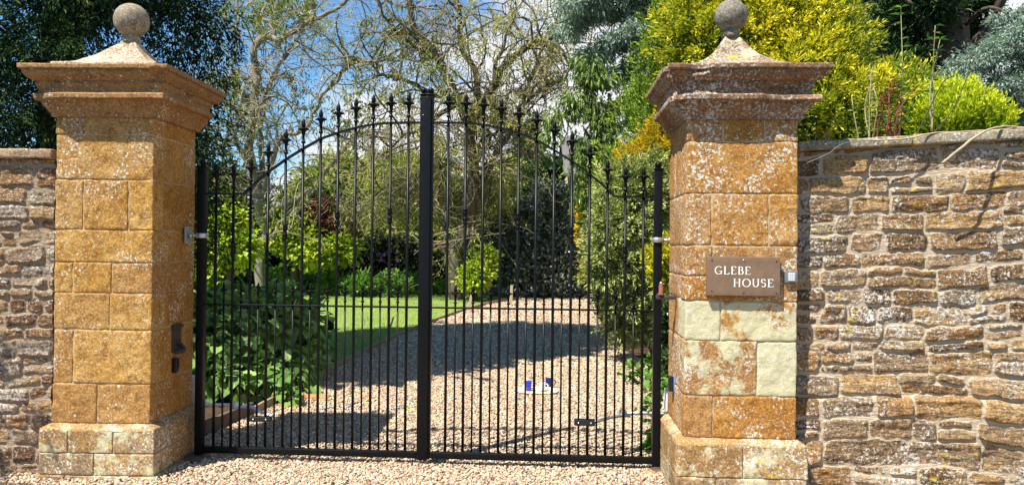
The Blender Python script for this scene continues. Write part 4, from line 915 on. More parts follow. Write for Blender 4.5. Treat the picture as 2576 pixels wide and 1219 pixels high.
lim = lambda b: b[3]*F/b[1]*.95+CW+F*b[0]/b[1] < np.interp(CH-F*(b[2]-EYE)/b[1], [0, 200, 330, 420, 700], [640, 615, 590, 570, 580])
low = [b for b in low if lim(b)]
for k in range(46):
    z = g.uniform(5.6, 13.2); rr = 2.3*(1-((z-5)/9.5)**2.2)*.75; a = g.uniform(0, 2*np.pi)
    hi.append((bs[0]+.3+rr*math.cos(a), bs[1]+rr*math.sin(a), z, .95, .95, .7))
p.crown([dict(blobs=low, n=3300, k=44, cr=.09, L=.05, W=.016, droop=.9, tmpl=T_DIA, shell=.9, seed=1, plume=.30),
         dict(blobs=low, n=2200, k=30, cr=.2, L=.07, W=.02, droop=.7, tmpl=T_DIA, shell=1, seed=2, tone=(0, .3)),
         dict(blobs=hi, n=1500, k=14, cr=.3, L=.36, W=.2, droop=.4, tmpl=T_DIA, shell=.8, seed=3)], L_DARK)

# --- contorted willows
def willow(name_label, base, limbs, lmats, ntw, tw_len, leafn, seed, lm, tm, leafsc=1.0, drop=None, twr=.012, depth_j=1.2, extra_leaf=None):
    p = Plant('contorted_willow', name_label, 'tree', base, None)
    g = np.random.default_rng(seed); L3 = []; pool = []; prad = []
    for pts, r0, r1, dy in limbs:
        n = len(pts); P = [at(x, y, base[1]+dy*i/(n-1)) if not (i == 0 and y > 700) else np.array([base[0], base[1], -.1]) for i, (x, y) in enumerate(pts)]
        L3.append((P, r0, r1)); c = catmull(P, 8)
        if r1 < .12: pool.append(c); prad.append(np.linspace(r0, r1, len(c)))
    p.limbs(L3, lmats, wob=.22, sides=8)
    pool = np.vstack(pool); prad = np.concatenate(prad)
    # second order branches
    n2 = ntw//9; i = g.choice(len(pool), n2, p=(1/(prad+.05))/np.sum(1/(prad+.05)))
    d = g.normal(size=(n2, 3)); d[:, 2] = np.abs(d[:, 2])*.8+.2
    P2 = wiggle(pool[i], d, tw_len*g.uniform(.8, 1.7, n2), 12, g, .55, .04)
    mb = MB(); off = p.b; ta = np.linspace(1, .35, 12)
    mbb = MB(); tubes(mbb, P2-off, ta[None]*(.032*g.uniform(.6, 1.3, n2))[:, None], 4, caps=False); mbb.build('branches', lmats, p.r)
    # twigs
    allp = np.vstack([P2[:, 2:].reshape(-1, 3), pool[prad < .09]])
    i = g.choice(len(allp), ntw); d = g.normal(size=(ntw, 3)); d[:, 2] -= .2
    P3 = wiggle(allp[i], d, tw_len*g.uniform(.35, 1.0, ntw), 11, g, .62, .07)
    tubes(mb, P3-off, np.linspace(1, .5, 11)[None]*(twr*g.uniform(.7, 1.3, ntw))[:, None], 3, caps=False)
    if extra_leaf:                                     # low hanging curtains of fine curly twigs
        eb = extra_leaf[0]['blobs']; ne = 950; E = np.array([b_[:6] for b_ in eb]); ei = g.choice(len(E), ne)
        u = nrm(g.normal(size=(ne, 3))); st = E[ei, :3]+u*E[ei, 3:6]*g.uniform(.3, 1.1, (ne, 1))+np.array([0, 0, .25])
        P4 = wiggle(st, g.normal(size=(ne, 3)), g.uniform(.6, 1.4, ne), 11, g, .6, .16); tubes(mb, P4-off, np.linspace(1, .5, 11)[None]*(twr*g.uniform(.7, 1.2, ne))[:, None], 3, caps=False)
        P3 = np.concatenate([P3, P4])
    mb.build('twigs', tm, p.r)
    # leaves hang along the twigs
    q = P3[:, 3:].reshape(-1, 3); c = vnoise(q*.9, seed); w = np.clip(c-.35, .02, 1)**1.6; i = g.choice(len(q), leafn, p=w/w.sum())
    pos = q[i]+g.normal(size=(leafn, 3))*.05-off; d = g.normal(size=(leafn, 3))*.7; d[:, 2] -= .8
    ml = MB(); t = np.stack([np.clip(c[i]*.8+g.normal(size=leafn)*.2, 0, 1), g.random(leafn), g.random(leafn)], 1)
    leaves(ml, pos, d, g.normal(size=(leafn, 3)), .13*leafsc*g.uniform(.6, 1.3, leafn), .035*leafsc*g.uniform(.7, 1.4, leafn), T_FOLD, t)
    if extra_leaf:
        for kw in extra_leaf:
            kw = dict(kw); bl = [(b[0]-off[0], b[1]-off[1], b[2]-off[2])+tuple(b[3:]) for b in kw.pop('blobs')]; crown(ml, bl, **kw)
    ml.build('crown', lm, p.r, smooth=False); return p
b1 = at(660, 730, 23.5)
willow('pale-limbed contorted willow on the lawn behind the left leaf, with a high bent stub', (b1[0], b1[1]),
    [([(658, 740), (660, 650), (663, 570), (652, 500)], .17, .13, 0), ([(652, 500), (640, 430), (622, 360), (634, 290), (645, 215), (640, 160), (648, 105)], .14, .11, -.6),
     ([(648, 108), (668, 96), (700, 104), (740, 84), (790, 50), (832, 36), (852, 22), (880, -20)], .11, .055, -.5), ([(690, 96), (686, 60), (668, 40), (672, -30)], .08, .045, .3),
     ([(648, 470), (662, 420), (652, 330), (664, 250), (690, 190), (735, 120), (760, 70), (770, -20)], .095, .03, 1.2),
     ([(655, 500), (680, 420), (705, 350), (745, 330), (782, 290), (815, 235), (850, 190), (900, 155), (985, 145), (1060, 158)], .085, .025, -1.5),
     ([(662, 560), (700, 520), (760, 492), (830, 420), (880, 360), (935, 336), (1000, 345)], .11, .03, -1.0), ([(664, 600), (720, 590), (745, 540), (775, 500), (860, 440), (960, 410)], .08, .02, .8),
     ([(650, 500), (610, 480), (575, 430), (560, 375), (590, 340), (600, 290), (570, 255)], .07, .02, -.9), ([(655, 520), (620, 445), (560, 425), (505, 430)], .06, .02, .8),
     ([(640, 300), (605, 240), (585, 180), (600, 90), (590, 0), (600, -40)], .06, .03, .7), ([(645, 280), (690, 200), (705, 150), (730, 130)], .05, .02, .5), ([(635, 430), (600, 370), (580, 300), (596, 200)], .07, .025, 1.0)],
    M_BARK, 950, 2.2, 9500, 5, L_WIL, M_TWIG, 1.15, twr=.010)
b2 = at(1152, 735, 22.5)
EX = [dict(blobs=[Bl(880, 545, 24, 50, 40, .8), Bl(960, 535, 24, 80, 45, 1.), Bl(1050, 530, 24, 70, 50, 1.), Bl(1110, 490, 24.5, 50, 70, 1.), Bl(1240, 490, 24, 50, 70, 1.), Bl(1180, 540, 24.5, 60, 40, .8), Bl(1010, 475, 24.5, 60, 40, 1)], n=300, k=26, cr=.30, L=.10, W=.03, droop=1.1, shell=.9, seed=8, outw=.3)]
willow('many-stemmed olive contorted willow standing behind the middle of the gate', (b2[0], b2[1]),
    [([(1150, 745), (1150, 680), (1158, 610), (1178, 540), (1190, 470)], .24, .20, 0), ([(1190, 470), (1192, 400), (1182, 330), (1160, 270), (1138, 220), (1108, 150), (1060, 90), (1030, 0), (1025, -40)], .19, .07, -.8),
     ([(1185, 350), (1200, 290), (1240, 215), (1290, 150), (1345, 112), (1400, 84), (1450, 40), (1490, 10)], .14, .04, -1.2), ([(1165, 300), (1205, 250), (1190, 180), (1170, 120), (1160, 40), (1150, -30)], .12, .05, 1.0),
     ([(1195, 480), (1225, 430), (1258, 380), (1285, 330), (1310, 270), (1332, 210), (1350, 150), (1370, 90)], .13, .03, .8), ([(1258, 385), (1280, 340), (1330, 318), (1400, 300), (1440, 280)], .07, .02, -.5),
     ([(1140, 225), (1090, 240), (1040, 215), (985, 200), (940, 170), (900, 120)], .09, .02, .9), ([(1150, 260), (1100, 290), (1060, 330), (1020, 340), (960, 390), (900, 420)], .08, .02, -.8),
     ([(1108, 150), (1060, 130), (1000, 80), (960, 30), (940, -30)], .07, .02, -.9), ([(1240, 215), (1255, 150), (1280, 80), (1290, 0)], .06, .02, .5), ([(1190, 440), (1150, 420), (1110, 400), (1070, 430), (1030, 480)], .07, .02, -.8),
     ([(1195, 390), (1212, 350), (1232, 345), (1240, 400), (1275, 420)], .06, .02, .6), ([(1160, 640), (1128, 610), (1118, 560), (1125, 480), (1110, 400)], .09, .03, .5), ([(1090, 60), (1120, 10), (1130, -40)], .06, .03, .3), ([(1305, 270), (1360, 230), (1420, 190), (1445, 150)], .05, .02, .8)],
    M_BARKO, 2000, 2.0, 21000, 6, L_WILO, M_TWIGO, 1.0, twr=.0085, extra_leaf=EX)

# --- blue cedars, in drooping tiers
def cedar(label, base, top, tiers, seed, n, sc=1.0, Lf=.12):
    p = Plant('blue_cedar', label, 'conifer', base, 'blue cedars'); g = np.random.default_rng(seed); lim = [([(base[0], base[1], -.1), (base[0]+.1, base[1], top*.5), (base[0], base[1], top)], .4*sc, .06)]; bl = []
    for (px0, py0, px1, py1, Y0, Y1, th) in tiers:
        a = at(px0, py0, Y0); b = at(px1, py1, Y1); mid = (a+b)/2+np.array([0, 0, np.linalg.norm(b-a)*.10]); c = catmull([a, mid, b], 7)
        lim.append((list(c[::4])+[c[-1]], .09*sc, .02))
        for q in c[1:]:
            r = th*Y0/F; bl.append((q[0]+g.normal()*.1, q[1]+g.normal()*.25, q[2]-r*.4, r*1.1, r*1.5, r*.75))
    p.limbs(lim, M_BARKD, sides=6)
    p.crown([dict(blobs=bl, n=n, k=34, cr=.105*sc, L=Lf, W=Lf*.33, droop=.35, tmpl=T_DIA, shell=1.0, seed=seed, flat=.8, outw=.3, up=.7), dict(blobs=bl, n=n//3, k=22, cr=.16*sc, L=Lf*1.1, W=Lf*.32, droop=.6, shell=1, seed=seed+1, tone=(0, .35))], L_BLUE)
cedar('large blue cedar with drooping tiers, behind the cone-shaped cypress', (5.2, 19.5), 11,
    [(1720, -60, 1430, 10, 18, 17, 42), (1740, 20, 1400, 60, 18.5, 17.5, 40), (1720, 80, 1470, 130, 18, 17, 42), (1720, 150, 1500, 205, 18.5, 17.6, 32), (1740, 190, 1560, 260, 18.5, 17.5, 30), (1700, 250, 1480, 300, 18, 17.5, 16), (1660, 300, 1500, 345, 18, 17.5, 13),
     (1700, -20, 1560, -10, 18.5, 17.5, 50), (2100, -60, 2280, 60, 18, 15.5, 40), (2060, 20, 2240, 120, 17, 15.5, 36), (1760, -40, 2150, 40, 18.5, 17.5, 44), (1760, 40, 2100, 90, 18.5, 17.5, 40), (1750, 110, 2200, 160, 18.5, 17, 36)], 61, 2300, Lf=.11)
cedar('blue cedar bough arching over the lime dome conifer at the right edge', (9.4, 12.5), 7,
    [(2760, 90, 2400, 165, 11.5, 10.8, 40), (2760, 50, 2480, 130, 11.8, 11, 36), (2700, 150, 2500, 230, 11.3, 10.8, 40), (2460, 190, 2290, 330, 10.8, 10.4, 22), (2700, 260, 2570, 320, 11.2, 10.9, 24), (2760, 30, 2540, 40, 12, 11.4, 26)], 67, 1200, sc=.8, Lf=.065)
# --- cherry tree with hanging leaves
p = Plant('cherry_tree', 'leafy cherry tree with hanging bright green leaves before the blue cedar', 'tree', (2.75, 17))
p.limbs([([(2.75, 17, -.1), (2.7, 17, 1.5), (2.4, 16.8, 3.2), (2.1, 16.6, 5)], .14, .04), ([(2.6, 17, 2.2), (1.9, 16.6, 3.6), (1.5, 16.2, 4.2)], .05, .015)], M_BARKD)
p.crown([dict(blobs=[Bl(1480, 190, 16.6, 55, 55, .6), Bl(1450, 260, 16.6, 38, 40, .5), Bl(1510, 290, 16.6, 50, 50, .6), Bl(1475, 390, 16.5, 48, 60, .5), Bl(1510, 370, 16.8, 40, 60, .6), Bl(1480, 480, 16.6, 45, 50, .5), Bl(1400, 300, 16.4, 30, 16, .3), Bl(1375, 345, 16.4, 22, 26, .3), Bl(1520, 520, 16.8, 50, 50, .5)],
         n=270, k=16, cr=.19, L=.15, W=.05, droop=1.5, tmpl=T_FOLD, shell=1, seed=12, outw=.4)], L_CHER)
# --- conifers right of the drive
p = Plant('cone_cypress', 'bright green cone-shaped cypress right of the drive behind the signed pillar', 'conifer', (3.0, 12.6))
p.limbs([([(3.0, 12.6, -.1), (3.0, 12.6, 3), (3.0, 12.6, 5.6)], .12, .02)], M_BARKD)
bl = []; g = np.random.default_rng(4)
for z in np.linspace(.6, 6.0, 24):
    r = min(1.45, 2.1*(1-z/6.15)**.6)
    for k in range(4): a = g.uniform(0, 6.28); bl.append((2.88+r*.55*math.cos(a), 12.6+r*.55*math.sin(a), z, r*.55, r*.55, .42))
p.crown([dict(blobs=bl, n=3400, k=30, cr=.07, L=.07, W=.026, droop=-.9, shell=.5, seed=14, outw=.55, plume=.20, pdir=.3)], L_CONE)
p = Plant('amber_conifer', 'amber yellow conifer between the green cypress and the juniper', 'conifer', (2.55, 11.3))
p.limbs([([(2.55, 11.3, -.1), (2.55, 11.3, 1.5), (2.5, 11.3, 2.6)], .07, .02)], M_BARKD)
p.crown([dict(blobs=[Bl(1655, 390, 11.2, 45, 60), Bl(1600, 440, 11.2, 50, 50), Bl(1640, 470, 11.2, 60, 50), Bl(1680, 340, 11.2, 25, 50)], n=650, k=34, cr=.08, L=.07, W=.022, droop=-.4, shell=.7, seed=16, plume=.2)], L_GOLO)
p = Plant('amber_conifer', 'tall thin amber conifer by the far end of the drive, next to the silvery bush', 'conifer', (2.55, 17.6))
p.limbs([([(2.55, 17.6, -.1), (2.55, 17.6, 1.5), (2.5, 17.6, 2.6)], .07, .02)], M_BARKD)
p.crown([dict(blobs=[Bl(1505, 500, 17.5, 28, 60), Bl(1500, 570, 17.5, 32, 60), Bl(1510, 650, 17.6, 35, 60)], n=420, k=30, cr=.12, L=.10, W=.035, droop=-.4, shell=.7, seed=17, plume=.25)], L_GOLO)
jb = gnd(1620, 905)
p = Plant('juniper', 'feathery grey-green juniper spilling over the right edge of the drive', 'conifer', (jb[0]+.15, jb[1]+.3))
p.limbs([([(jb[0]+.2, jb[1]+.3, -.05), (jb[0]+.1, jb[1]+.2, .8), (jb[0], jb[1]+.2, 1.8)], .06, .02), ([(jb[0]+.2, jb[1]+.3, .1), (jb[0]-.2, jb[1], .5), (jb[0]-.35, jb[1], 1.0)], .04, .01), ([(jb[0]+.3, jb[1]+.3, .2), (jb[0]+.4, jb[1], .6), (jb[0]+.3, jb[1], 1.3)], .04, .01)], M_BARKO)
J = [Bl(1585, 480, 10.6, 58, 50), Bl(1640, 470, 10.8, 45, 60), Bl(1560, 560, 10.5, 60, 50), Bl(1620, 580, 10.6, 60, 60), Bl(1555, 650, 10.4, 60, 45), Bl(1620, 680, 10.5, 65, 60), Bl(1580, 740, 10.5, 55, 45), Bl(1640, 780, 10.6, 50, 55), Bl(1575, 810, 10.6, 45, 30), Bl(1535, 600, 10.3, 32, 22), Bl(1520, 690, 10.3, 30, 18)]
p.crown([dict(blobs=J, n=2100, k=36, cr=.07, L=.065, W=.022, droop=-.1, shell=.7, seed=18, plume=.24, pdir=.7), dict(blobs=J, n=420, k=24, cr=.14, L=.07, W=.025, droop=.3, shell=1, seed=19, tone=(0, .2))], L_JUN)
p = Plant('golden_shrub', 'small bright yellow conifer shrub low beside the juniper, by the right gate post', 'shrub', (2.0, 9.6))
p.limbs([([(2.0, 9.6, -.05), (2.0, 9.6, .6), (1.98, 9.6, 1.2)], .03, .01)], M_BARKD)
p.crown([dict(blobs=[Bl(1668, 660, 9.5, 26, 40), Bl(1690, 700, 9.5, 25, 30)], n=260, k=30, cr=.06, L=.06, W=.02, droop=-.5, shell=.8, seed=21, plume=.15)], L_GOLD)
p = Plant('dark_shrub', 'dark evergreen shrub filling the gap between juniper and signed pillar', 'shrub', (2.25, 8.9))
p.limbs([([(2.25, 8.9, -.05), (2.25, 8.9, .6), (2.2, 8.9, 1.2)], .03, .01)], M_BARKD)
p.crown([dict(blobs=[Bl(1700, 820, 8.9, 26, 60), Bl(1705, 930, 8.4, 20, 40)], n=170, k=20, cr=.12, L=.10, W=.05, droop=0, shell=.9, seed=22)], L_DKS)
# --- golden conifer behind the signed pillar
p = Plant('golden_conifer', 'tall golden yellow conifer behind the signed pillar and right wall', 'conifer', (2.9, 8.6))
p.limbs([([(2.9, 8.6, -.1), (2.9, 8.6, 2), (2.85, 8.6, 4.6)], .12, .03)], M_BARKD)
GB = [Bl(1760, 60, 8.2, 75, 90), Bl(1850, 110, 8.0, 90, 90), Bl(1960, 60, 8.0, 100, 90), Bl(2060, 40, 8.2, 75, 80), Bl(2100, 130, 7.9, 60, 70), Bl(2010, 170, 7.8, 80, 70), Bl(2090, 250, 7.7, 80, 60), Bl(2030, 300, 7.6, 70, 50), Bl(2180, 260, 7.8, 70, 55), Bl(2240, 300, 7.9, 60, 40), Bl(1740, 160, 8.3, 50, 60), Bl(1850, 10, 8.3, 100, 60), Bl(2130, 330, 7.6, 80, 40), Bl(1900, 250, 8.2, 150, 100), Bl(2270, 230, 8.1, 45, 40)]
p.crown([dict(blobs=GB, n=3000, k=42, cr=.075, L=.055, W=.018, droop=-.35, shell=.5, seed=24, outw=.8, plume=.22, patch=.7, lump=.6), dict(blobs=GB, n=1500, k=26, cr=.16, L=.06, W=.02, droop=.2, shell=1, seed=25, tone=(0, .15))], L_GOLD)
p = Plant('lime_conifer', 'rounded lime yellow dwarf conifer above the right wall', 'conifer', (4.55, 8.0))
p.limbs([([(4.55, 8.0, -.1), (4.55, 8, 1.5), (4.55, 8.0, 2.6)], .07, .03)], M_BARKD)
LB = [Bl(2360, 325, 7.8, 100, 78, .6), Bl(2425, 340, 7.8, 68, 50, .5), Bl(2300, 335, 7.8, 58, 55, .5)]
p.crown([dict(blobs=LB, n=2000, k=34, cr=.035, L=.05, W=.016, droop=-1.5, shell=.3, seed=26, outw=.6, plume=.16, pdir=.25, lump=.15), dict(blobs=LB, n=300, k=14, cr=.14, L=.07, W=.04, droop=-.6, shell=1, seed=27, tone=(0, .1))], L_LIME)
# --- dark pine at the top right and dark evergreens behind
p = Plant('dark_pine', 'tall dark pine with a thick trunk at the top right corner', 'conifer', (8.3, 14.2))
T0 = at(2390, 100, 14.2)
p.limbs([([(T0[0], 14.2, -.1), (T0[0], 14.2, 3), (T0[0]-.05, 14.2, 6), (T0[0], 14.2, 10)], .48, .30), ([at(2410, 170, 14.0), at(2470, 90, 13.6), at(2520, 0, 13.2), at(2540, -60, 13)], .12, .05), ([at(2360, 150, 14), at(2330, 60, 13.6), at(2280, 0, 13.4)], .10, .04),
         ([at(2460, 110, 13.6), at(2530, 60, 13.2), at(2600, 30, 13)], .05, .015), ([at(2430, 60, 13.8), at(2490, 20, 13.2), at(2590, 60, 13)], .05, .015)], M_BARKD)
PB = [Bl(2270, 60, 14, 70, 80), Bl(2340, 20, 13.6, 80, 60), Bl(2450, 10, 14.6, 50, 40), Bl(2350, 130, 14.8, 90, 90), Bl(2440, 90, 14.8, 60, 60), Bl(2250, 160, 15, 60, 60), Bl(2310, -60, 14, 160, 70), Bl(2470, -80, 14, 90, 50), Bl(2540, 250, 14, 60, 60), Bl(2555, 320, 14, 40, 40), Bl(2240, 180, 14, 90, 60)]
p.crown([dict(blobs=PB, n=1100, k=26, cr=.20, L=.13, W=.035, droop=.2, shell=1, seed=28)], L_DARK)
p = Plant('evergreen_hedge', 'dark evergreen hedge row behind the conifers on the right', 'hedge', (6.0, 13.5))
p.limbs([([(6+q, 13.5, -.1), (6+q, 13.5, 1), (6+q, 13.5, 2.4)], .06, .02) for q in (-2, 0, 2)], M_BARKD, name='stems')
p.crown([dict(blobs=[(2.9, 14.6, 1.6, 1.3, .8, 1.9), (4.6, 14, 1.9, 1.4, .8, 2.1), (6.4, 13.6, 1.9, 1.5, .8, 2.0), (8.4, 13.4, 2.0, 1.6, .8, 1.5), (10.4, 13.4, 2.0, 1.6, .8, 1.6)], n=900, k=20, cr=.25, L=.2, W=.11, droop=.1, shell=.7, seed=29)], L_DKS, name='foliage')
# --- far background: hedge line, trees, poplar, house
p = Plant('mixed_hedge', 'long tall mixed hedge closing the garden behind the willows', 'hedge', (-3.0, 31.5))
p.limbs([([(q, 31.5, -.1), (q, 31.5, 1), (q, 31.5, 2.4)], .08, .03) for q in range(-14, 12, 3)], M_BARKD, name='stems')
g = np.random.default_rng(9); hb = [(x, 31.5+g.uniform(-.6, .6), 1.3+g.uniform(-.2, .5), 1.3, .9, 1.7+g.uniform(-.2, .9)) for x in np.arange(-15, 13, 1.1)]
p.crown([dict(blobs=hb, n=2300, k=20, cr=.34, L=.26, W=.15, droop=.15, shell=.7, seed=30)], L_DKS, name='foliage')
def round_tree(name, label, px, ys, Y, blobs, mat, n, k, cr, L, W, seed, cat='tree', group=None, droop=.3, tmpl=T_DIA, tr=.16, bark=None, up=.4, tone=(0, 1), part='crown'):
    b = at(px, 600, Y); p = Plant(name, label, cat, (b[0], b[1]), group)
    h = max(q[2] for q in blobs)
    p.limbs([([(b[0], b[1], -.1), (b[0]+.05, b[1], h*.5), (b[0], b[1], h)], tr, tr*.3)], bark or M_BARKD)
    p.crown([dict(blobs=blobs, n=n, k=k, cr=cr, L=L, W=W, droop=droop, tmpl=tmpl, shell=.8, seed=seed, up=up, tone=tone)], mat, name=part); return p
round_tree('poplar', 'tall narrow poplar far beyond the garden', 1320, 0, 44, [Bl(1320, 420, 44, 22, 70, .8), Bl(1328, 360, 44, 16, 55, .6), Bl(1312, 470, 44, 24, 60, .8)], L_FAR, 420, 18, .4, .34, .22, 31, droop=-.4)
round_tree('oak_tree', 'distant round dark green tree right of the poplar', 1385, 0, 40, [Bl(1385, 450, 40, 50, 45), Bl(1350, 480, 40, 50, 40), Bl(1420, 480, 40, 45, 45), Bl(1380, 520, 39, 75, 45)], L_FAR, 750, 20, .45, .36, .22, 32)
round_tree('ash_tree', 'distant mid green tree left of the poplar', 1270, 0, 42, [Bl(1265, 470, 42, 50, 50), Bl(1230, 510, 41, 60, 50)], L_OLV, 380, 18, .45, .34, .2, 33)
round_tree('birch_tree', 'soft yellow-green tree behind the left willow, above the red maple', 850, 0, 33, [Bl(800, 480, 33, 60, 60), Bl(860, 440, 33, 60, 50), Bl(760, 520, 33, 50, 45), Bl(920, 500, 33, 70, 60), Bl(1000, 450, 33, 70, 60)], L_OLV, 900, 20, .4, .28, .12, 34)
round_tree('ash_tree', 'yellow-green bushy tree seen between the pale willow trunk and gate middle', 1060, 0, 31.5, [Bl(1070, 480, 31.5, 60, 80), Bl(1130, 520, 31, 60, 70), Bl(1000, 560, 31, 70, 50), Bl(1210, 560, 31, 70, 60)], L_OLV, 700, 20, .38, .26, .12, 35)
round_tree('holly_tree', 'dark tree in shade behind the left gate post', 560, 0, 27, [Bl(560, 560, 27, 70, 70), Bl(520, 640, 27, 60, 70), Bl(620, 640, 27, 60, 60), Bl(560, 480, 27, 40, 40)], L_DKS, 620, 20, .35, .28, .16, 36)
round_tree('red_maple', 'dark red leaved maple beyond the flower border', 825, 0, 24.5, [Bl(803, 550, 24.4, 28, 30, .5), Bl(850, 576, 24.4, 34, 24, .5), Bl(800, 585, 24.4, 34, 22, .5)], L_RED, 300, 20, .22, .2, .13, 37)
round_tree('golden_maple', 'yellow-green maple shrub behind the left gate post', 570, 0, 21, [Bl(540, 590, 21, 50, 40), Bl(600, 620, 20.8, 40, 40), Bl(520, 650, 21, 45, 40), Bl(570, 560, 21, 40, 30), Bl(530, 700, 21, 30, 20)], L_MAP, 420, 18, .2, .16, .13, 38, cat='shrub', up=1.2)
round_tree('golden_maple', 'yellow-green maple shrub right of the pale willow trunk', 740, 0, 23.8, [Bl(725, 590, 23.8, 45, 40, .6), Bl(770, 615, 23.8, 45, 34, .6), Bl(850, 625, 23.8, 45, 26, .5), Bl(705, 555, 24, 28, 30, .5), Bl(800, 645, 23.6, 50, 18, .5)], L_MAP, 480, 18, .22, .18, .14, 39, cat='shrub', up=1.2)
round_tree('golden_elder', 'small yellow-leaved shrub at the foot of the middle willow', 1200, 0, 22, [Bl(1200, 690, 22, 34, 34), Bl(1222, 650, 22.3, 22, 25), Bl(1185, 710, 21.8, 24, 20)], L_MAP, 170, 18, .16, .13, .09, 40, cat='shrub')
round_tree('silverberry', 'big silvery variegated bush at the end of the lawn', 1350, 0, 24.5, [Bl(1300, 600, 24.5, 80, 80, 1.0), Bl(1370, 560, 24.6, 80, 70, 1.0), Bl(1430, 620, 24.5, 70, 80, 1.0), Bl(1330, 680, 24.2, 90, 55, .9), Bl(1420, 690, 24.2, 80, 50, .9), Bl(1250, 680, 24.5, 40, 50, .7), Bl(1390, 500, 24.8, 50, 40, .6)], L_SIL, 1300, 22, .22, .16, .085, 41, cat='shrub')
round_tree('laurel', 'dark laurel with yellow flecks between silvery bush and drive end', 1490, 0, 26, [Bl(1480, 680, 26, 40, 50), Bl(1500, 620, 26.5, 40, 60), Bl(1540, 690, 26, 60, 50), Bl(1500, 500, 27, 60, 70)], L_DKS, 460, 20, .25, .2, .12, 42, cat='shrub')
p = Plant('stone_house', 'pale stone house corner glimpsed behind the cherry tree', 'house', (6.4, 36)); M_HS = simple_mat('pale_house_stone', (0.42, 0.34, 0.23), rough=.9, var=.25, scale=3, bump=.01); M_ROOF = simple_mat('roof_slate', (0.12, 0.11, 0.11), rough=.7, var=.3, scale=3)
mb = MB(); rbox(mb, (-3.75, 4, 0, 6, -.2, 5.1), step=2, r=.02, amp=0); mb.build('wall', M_HS, p.r)
mb = MB(); mb.add(np.array([(-3.95, -.3, 5.0), (4.2, -.3, 5.0), (4.2, 3, 7.2), (-3.95, 3, 7.2), (-3.95, 6.3, 5.0), (4.2, 6.3, 5.0), (-3.95, -.3, 5.12), (4.2, -.3, 5.12), (4.2, 3, 7.32), (-3.95, 3, 7.32), (-3.95, 6.3, 5.12), (4.2, 6.3, 5.12)]), [np.array([(0, 3, 2, 1), (3, 4, 5, 2), (6, 7, 8, 9), (9, 8, 11, 10), (0, 1, 7, 6), (4, 10, 11, 5), (0, 6, 9, 3), (3, 9, 10, 4), (1, 2, 8, 7), (2, 5, 11, 8)])]); mb.build('roof', M_ROOF, p.r, smooth=False)
for wx in (-2.6, 0, 2.4):
    mb = MB(); rbox(mb, (wx-.45, wx+.45, -.05, -.005, 3.0, 4.3), step=2, r=.01, amp=0); wf = mb.build('window', M_WHITE, p.r); mb = MB(); rbox(mb, (wx-.38, wx+.38, -.06, -.051, 3.08, 4.22), step=2, r=.002, amp=0); mb.build('pane', M_BLKP, wf)
# --- brick garden wall under climbers
ga, gb = at(640, 600, 27.5), at(1130, 600, 27.5)
m, t = newmat('garden_brick'); gg = NT(t); br = gg.n('ShaderNodeTexBrick', {'Vector': gg.n('ShaderNodeMapping', {'Vector': gg.n('ShaderNodeTexCoord').outputs['Object'], 'Rotation': (R(90), 0, 0)}).outputs[0], 'Scale': 4.5, 'Color1': (.30, .12, .06, 1), 'Color2': (.38, .19, .10, 1), 'Mortar': (.4, .34, .26, 1)})
pp = gg.n('ShaderNodeBsdfPrincipled', {'Base Color': br.outputs[0], 'Roughness': .9}); gg.n('ShaderNodeOutputMaterial', {0: pp.outputs[0]})
gw = empty('garden_wall', (ga[0], 27.5, 0), 0, 'long low brick garden wall half hidden by climbers', 'wall')
lw = gb[0]-ga[0]+.6; mb = MB(); rbox(mb, (0, lw, 0, .25, -.1, 1.72), step=5, r=.01, amp=0); mb.build('brickwork', m, gw); mb = MB(); rbox(mb, (-.04, lw+.04, -.05, .3, 1.723, 1.80), step=.5, r=.02, amp=.01); mb.build('coping', M_COPL, gw)
p = Plant('climbing_clematis', 'dark tangled climbers with violet flowers covering the brick garden wall', 'climber', (ga[0]+lw/2, 27.3))
p.limbs([([(ga[0]+q, 27.35, -.05), (ga[0]+q+.2, 27.3, .8), (ga[0]+q-.1, 27.35, 1.8)], .03, .01) for q in np.linspace(.3, lw-.3, 9)], M_BARKD, name='stems')
cb = [(ga[0]+x, 27.25, .95+.25*math.sin(x*1.7), .75, .35, .85) for x in np.linspace(.2, lw, 11)]
p.crown([dict(blobs=cb, n=1500, k=20, cr=.19, L=.14, W=.10, droop=.4, shell=.9, seed=43)], L_IVY, name='foliage')
fl = [at(960, 645, 26.5), at(953, 637, 26.5), at(966, 640, 26.5), at(962, 654, 26.5), at(1000, 655, 26.6), at(900, 690, 26.5), at(925, 740, 25.2), at(916, 748, 25.2), at(935, 745, 25.2), at(1060, 700, 26.4), at(820, 700, 26.4)]
mb = MB()
for q in fl:
    n = 14; d = sphere_dirs(n); d[:, 1] -= .4; leaves(mb, np.tile(q-p.b, (n, 1)), d, sphere_dirs(n), np.full(n, .10), np.full(n, .07), T_DIA, np.stack([rng.random(n)]*3, 1))
mb.build('flowers', L_FLOW, p.r, smooth=False)
